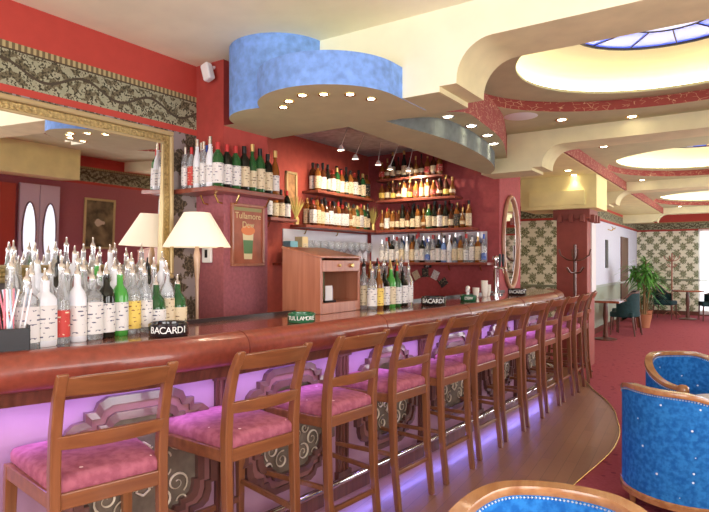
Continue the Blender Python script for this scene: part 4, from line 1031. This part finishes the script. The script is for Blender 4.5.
for i, ((x, y), (hx, hy)) in enumerate([((-3.29, 4.84), (-3.15, 4.51)), ((-3.36, 5.24), (-3.3, 4.98)), ((-3.40, 5.66), (-3.29, 5.42)), ((-3.32, 5.92), (-3.34, 5.76)), ((-3.25, 6.15), (-3.22, 5.98))]):
    t = thing('spotlight', 'small white spotlight on a thin rod, %s from left in the alcove' % ORD[i], 'spotlight', (x, y, 2.83), 0, 'rod spotlights in the alcove')
    MB().tube([(0, 0, 0), (hx-x, hy-y, -.27)], .004, 6).build('rod', WHITE, t)
    MB().lathe([(.012, 0), (.04, -.05), (.036, -.05), (0, -.03)], (hx-x, hy-y, -.255), n=16).build('head', WHITE, t, smooth=50)
    MB().lathe([(0, -.046), (.034, -.046)], (hx-x, hy-y, -.255), n=16).build('lamp_face', LAMPON, t)
    tg = (-4.0, y-.1, 1.8) if i < 3 else (-3.1, 6.35, 1.9)
    spot((hx, hy, 2.50), 17, 125, tgt=tg)

# ============================================================ TUB CHAIRS
def tub():
    t = thing('tub_chair', '', 'armchair', (0, 0, 0), 0, 'blue tub chairs')
    RX, RY = .35, .34
    def ht(a):   # a: 0 at back (+y), 180 front
        q = min(1, max(0, (abs(a)-25)/100)); return .72-.17*q*q*(3-2*q)
    A = [-128+256*i/56 for i in range(57)]
    def pt(a, s): return (RX*s*sin(R(a)), RY*s*cos(R(a)))
    m = MB()
    for a, b in zip(A, A[1:]):
        (x0, y0), (x1, y1) = pt(a, 1), pt(b, 1); (u0, v0), (u1, v1) = pt(a, .87), pt(b, .87); za, zb = ht(a), ht(b)
        m.quad((x0, y0, .13), (x1, y1, .13), (x1, y1, zb), (x0, y0, za)); m.quad((u0, v0, .13), (u1, v1, .13), (u1, v1, zb), (u0, v0, za))
        m.quad((x0, y0, za), (x1, y1, zb), (u1, v1, zb), (u0, v0, za)); m.quad((x0, y0, .13), (x1, y1, .13), (u1, v1, .13), (u0, v0, .13))
    for a in (A[0], A[-1]):
        (x0, y0), (u0, v0) = pt(a, 1), pt(a, .87); m.quad((x0, y0, .13), (u0, v0, .13), (u0, v0, ht(a)), (x0, y0, ht(a)))
    m.build('shell', BLUEF, t, smooth=45)
    # flat wooden rim with rolled ends
    m = MB(); sec = [(-.027, -.006), (.027, -.006), (.031, .006), (.026, .022), (-.026, .022), (-.031, .006)]
    for i, a in enumerate(A):
        x, y = pt(a, .94); n_ = Vector((sin(R(a)), cos(R(a)))); 
        for o_, z in sec: m.v.append((x+n_.x*o_, y+n_.y*o_, ht(a)+z))
    for k in range(len(A)-1):
        for j in range(6): m.f.append((k*6+j, k*6+(j+1) % 6, (k+1)*6+(j+1) % 6, (k+1)*6+j)); m.m.append(0)
    m.f += [tuple(range(5, -1, -1)), tuple((len(A)-1)*6+j for j in range(6))]; m.m += [0, 0]
    m.build('wooden_rim', TUBW, t, smooth=50)
    for a in (A[0], A[-1]):
        x, y = pt(a, .94); MB().lathe([(0, -.05), (.03, -.045), (.042, -.01), (.04, .02), (.022, .035), (0, .038)], (x, y, ht(a)), n=16).build('arm_scroll', TUBW, t, smooth=50)
    m = MB()
    for i in range(110):
        a = -127+254*i/109
        for s in (1.008, .862):
            x, y = pt(a, s); c_ = (x, y, ht(a)-.014); r = .005
            i0 = len(m.v); m.v += [(c_[0]+r, c_[1], c_[2]), (c_[0], c_[1]+r, c_[2]), (c_[0]-r, c_[1], c_[2]), (c_[0], c_[1]-r, c_[2]), (c_[0], c_[1], c_[2]+r), (c_[0], c_[1], c_[2]-r)]
            for f_ in ((0, 1, 4), (1, 2, 4), (2, 3, 4), (3, 0, 4), (1, 0, 5), (2, 1, 5), (3, 2, 5), (0, 3, 5)): m.f.append(tuple(i0+q for q in f_)); m.m.append(0)
    m.build('nailhead_trim', mat('pale_nails', (.72, .78, .85), .3, .6), t, kind='stuff')
    m = MB(); m.lathe([(0, .28), (.80, .28), (.86, .31), (.86, .39), (.80, .43), (.5, .445), (0, .45)], n=36, sx=RX*.96, sy=RY*.96); m.build('seat_cushion', BLUEF, t, smooth=50)
    m = MB(); m.lathe([(0, .08), (.93, .08), (1.03, .095), (1.03, .125), (.98, .14), (0, .14)], n=40, sx=RX, sy=RY); m.build('base_ring', TUBW, t, smooth=40)
    m = MB(); m.lathe([(0, .14), (.84, .14), (.84, .28), (0, .28)], n=30, sx=RX*.98, sy=RY*.98); m.build('seat_front', BLUEF, t, smooth=40)
    for sx in (-1, 1):
        for sy in (-1, 1):
            MB().lathe([(0, 0), (.017, 0), (.024, .085), (0, .085)], (sx*.21, sy*.20, 0), n=12).build('leg', TUBW, t, smooth=40)
    return t
tb = tub(); tb.location = (-.412, 1.609, .009); tb.rotation_euler = (0, 0, R(14)); tb['label'] = 'nearest blue tub chair, only its wooden rim showing at the bottom edge'
dup(tb, (-.27, 3.97, .009), R(154), 'blue tub chair with white dots seen from behind at the right edge')
dup(tb, (-.27, 5.06, .009), R(40), 'blue tub chair behind the round white table with its inner back showing')
t = thing('side_table', 'low round white topped table between the two blue tub chairs', 'table', (-.08, 4.515, .009))
MB().lathe([(0, .525), (.19, .525), (.2, .535), (.2, .55), (.19, .556), (0, .556)], n=40).build('table_top', WHITE, t, smooth=40)
MB().lathe([(0, 0), (.17, 0), (.17, .015), (.03, .035), (.022, .52), (0, .525)], n=24).build('pedestal', DARKW, t, smooth=40)

# ============================================================ FAR END FURNITURE
def dchair():
    t = thing('dining_armchair', '', 'armchair', (0, 0, 0), 0, 'dark teal dining armchairs')
    for sx in (-1, 1):
        MB().tube([(sx*.22, -.21, 0), (sx*.21, -.2, .40)], [.014, .02], 8).build('leg', DARKW, t)
        MB().tube([(sx*.21, .25, 0), (sx*.2, .2, .40)], [.014, .02], 8).build('leg', DARKW, t)
    MB().box(-.24, .24, -.23, .22, .36, .47).build('seat', TEALF, t, bevel=.03)
    A = [-110+220*i/24 for i in range(25)]; m = MB()
    def h(a): q = min(1, max(0, (abs(a)-35)/60)); return .84-.2*q*q*(3-2*q)
    for a, b in zip(A, A[1:]):
        for s in (1, .86):
            m.quad((.27*s*sin(R(a)), .26*s*cos(R(a)), .38), (.27*s*sin(R(b)), .26*s*cos(R(b)), .38), (.27*s*sin(R(b)), .26*s*cos(R(b)), h(b)), (.27*s*sin(R(a)), .26*s*cos(R(a)), h(a)))
        m.quad((.27*sin(R(a)), .26*cos(R(a)), h(a)), (.27*sin(R(b)), .26*cos(R(b)), h(b)), (.27*.86*sin(R(b)), .26*.86*cos(R(b)), h(b)), (.27*.86*sin(R(a)), .26*.86*cos(R(a)), h(a)))
    m.build('back_shell', TEALF, t, smooth=50)
    MB().tube([(.255*sin(R(a)), .245*cos(R(a)), h(a)+.008) for a in A], .016, 8).build('wooden_rim', DARKW, t, smooth=50)
    return t
dc = dchair(); dc.location = (-1.93, 12.75, .009); dc.rotation_euler = (0, 0, R(-100)); dc['label'] = 'dark teal armchair at the table by the white corridor wall'
dup(dc, (-2.02, 13.38, .009), R(-70), 'second dark teal armchair, half hidden behind the nearest teal one')
dup(dc, (-1.62, 16.9, .009), R(80), 'dark teal armchair left of the small round far table')
dup(dc, (-.62, 16.95, .009), R(-75), 'dark teal armchair right of the small round far table')
def dtable(loc, label, r=.36, sq=False):
    t = thing('dining_table', label, 'table', loc)
    if sq: MB().box(-.3, .3, -.4, .4, .71, .75).build('table_top', MAHOG, t, bevel=.006)
    else: MB().lathe([(0, .71), (r, .71), (r+.01, .73), (r, .75), (0, .75)], n=32).build('table_top', MAHOG, t, smooth=40)
    MB().lathe([(0, 0), (.2, 0), (.2, .02), (.05, .05), (.035, .3), (.05, .45), (.035, .7), (0, .71)], n=20).build('pedestal', DARKW, t, smooth=40)
dtable((-2.12, 11.75, .009), 'dark square table against the pillar side of the corridor', sq=True)
dtable((-1.12, 17.0, .009), 'small round wooden table between the two far armchairs')
def plant(loc, label, h, n, L, seed, m1=LEAF):
    random.seed(seed); t = thing('potted_plant', label, 'plant', loc)
    MB().lathe([(0, 0), (.12, 0), (.17, .28), (.18, .30), (.16, .30), (.15, .26), (0, .26)], n=20).build('pot', TERRA, t, smooth=40)
    m = MB(); crowns = []
    for k in range(4):
        a = k*1.7; hh = h*random.uniform(.45, .95); e = (.18*cos(a), .18*sin(a), hh); crowns.append(e)
        m.tube([(0.03*cos(a), .03*sin(a), .24), (.10*cos(a), .10*sin(a), hh*.6), e], [.018, .014, .010], 6)
    m.build('stem', mat('stem_brown', (.20, .12, .05), .8), t)
    m = MB()
    for i in range(n):
        c = crowns[i % 4]; a = random.uniform(0, 2*pi); el = random.uniform(-.3, 1.3); l = L*random.uniform(.7, 1.1); w_ = .020
        z0 = c[2]-random.uniform(0, .35); pr = None
        for s in range(6):
            u = s/5; rr = l*u*cos(el*(1-.3*u)); zz = z0+l*u*sin(el)-.55*l*u*u; wd = w_*(sin(pi*min(1, u*.9+.1))+.05)
            px_, py_ = c[0]+rr*cos(a), c[1]+rr*sin(a); cur = ((px_-sin(a)*wd, py_+cos(a)*wd, zz), (px_+sin(a)*wd, py_-cos(a)*wd, zz))
            if pr: m.quad(pr[0], pr[1], cur[1], cur[0])
            pr = cur
    m.build('foliage', m1, t)
plant((-1.80, 14.35, .009), 'tall leafy green corn plant in front of the corridor wall', 1.6, 260, .46, 5)
plant((-1.93, 15.6, .009), 'smaller dark green palm behind the tall corn plant', 1.15, 130, .40, 9, LEAFD)
def coatstand(loc, label, mt):
    t = thing('coat_stand', label, 'coat stand', loc)
    MB().tube([(0, 0, .05), (0, 0, 1.70)], .02, 10).build('pole', mt, t, smooth=60)
    for k in range(4):
        a = k*pi/2+.4; MB().tube([(0, 0, 1.48), (.10*cos(a), .10*sin(a), 1.50), (.18*cos(a), .18*sin(a), 1.56), (.20*cos(a), .20*sin(a), 1.64)], .011, 6).build('hook', mt, t, smooth=60)
        MB().tube([(0, 0, 1.32), (.09*cos(a+.7), .09*sin(a+.7), 1.33), (.15*cos(a+.7), .15*sin(a+.7), 1.40)], .010, 6).build('hook', mt, t, smooth=60)
        MB().tube([(0, 0, .12), (.12*cos(a), .12*sin(a), .10), (.22*cos(a), .22*sin(a), .012)], .014, 6).build('foot', mt, t, smooth=60)
coatstand((-1.84, 8.08, .002), 'dark wooden coat stand in front of the red pillar', DARKW)
coatstand((-1.55, 17.9, .009), 'reddish coat stand against the far papered wall', CABW)

# ============================================================ SEEN IN THE BIG MIRROR: right side of the room
WD = mat('pale_door_paint', (.62, .48, .58), .5)
for i, (a, b) in enumerate(((4.22, 4.50), (4.51, 4.80))):
    f = MB().box(2.15, 2.198, a, b, .01, 2.27).build('door_%d' % (i+2), WD, bevel=.005, **S)
    cy = (a+b)/2
    MB().prism([(cy+.09*cos(q), 1.55+.45*sin(q)) for q in [2*pi*k/32 for k in range(32)]], 2.142, 2.149, 'yz').build('oval_glass', mat('daylit_door_pane', (.9, .92, 1), .3, emit=(.8, .85, 1), es=.9), f)
    MB().tube([(2.145, cy+.095*cos(q), 1.55+.455*sin(q)) for q in [2*pi*k/32 for k in range(32)]], .012, 6, closed=True).build('oval_frame', DARKW, f, smooth=60)
MB().box(2.12, 2.19, 3.95, 4.15, .01, 2.25).build('trim_30', mat('red_gloss', (.40, .05, .03), .3), **S)
t = thing('framed_picture', 'framed dark green picture reflected in the big mirror', 'picture', (2.2, 5.48, 1.75))
frame_ring(MB(), -.27, .27, -.40, .40, .035, -.03, 0).build('frame', GILT, t, bevel=.005)
MB().box(-.018, -.006, -.24, .24, -.37, .37).build('print', mat('green_brown_print', (.16, .12, .06), .5, noise=.7, scale=7), t)
MB().quad(*[(-.020, .09*cos(a), .02+.05*sin(a)*(1+.4*cos(3*a))) for a in [2*pi*i/24 for i in range(24)]]).build('printed_leaf', SCROLL, t)
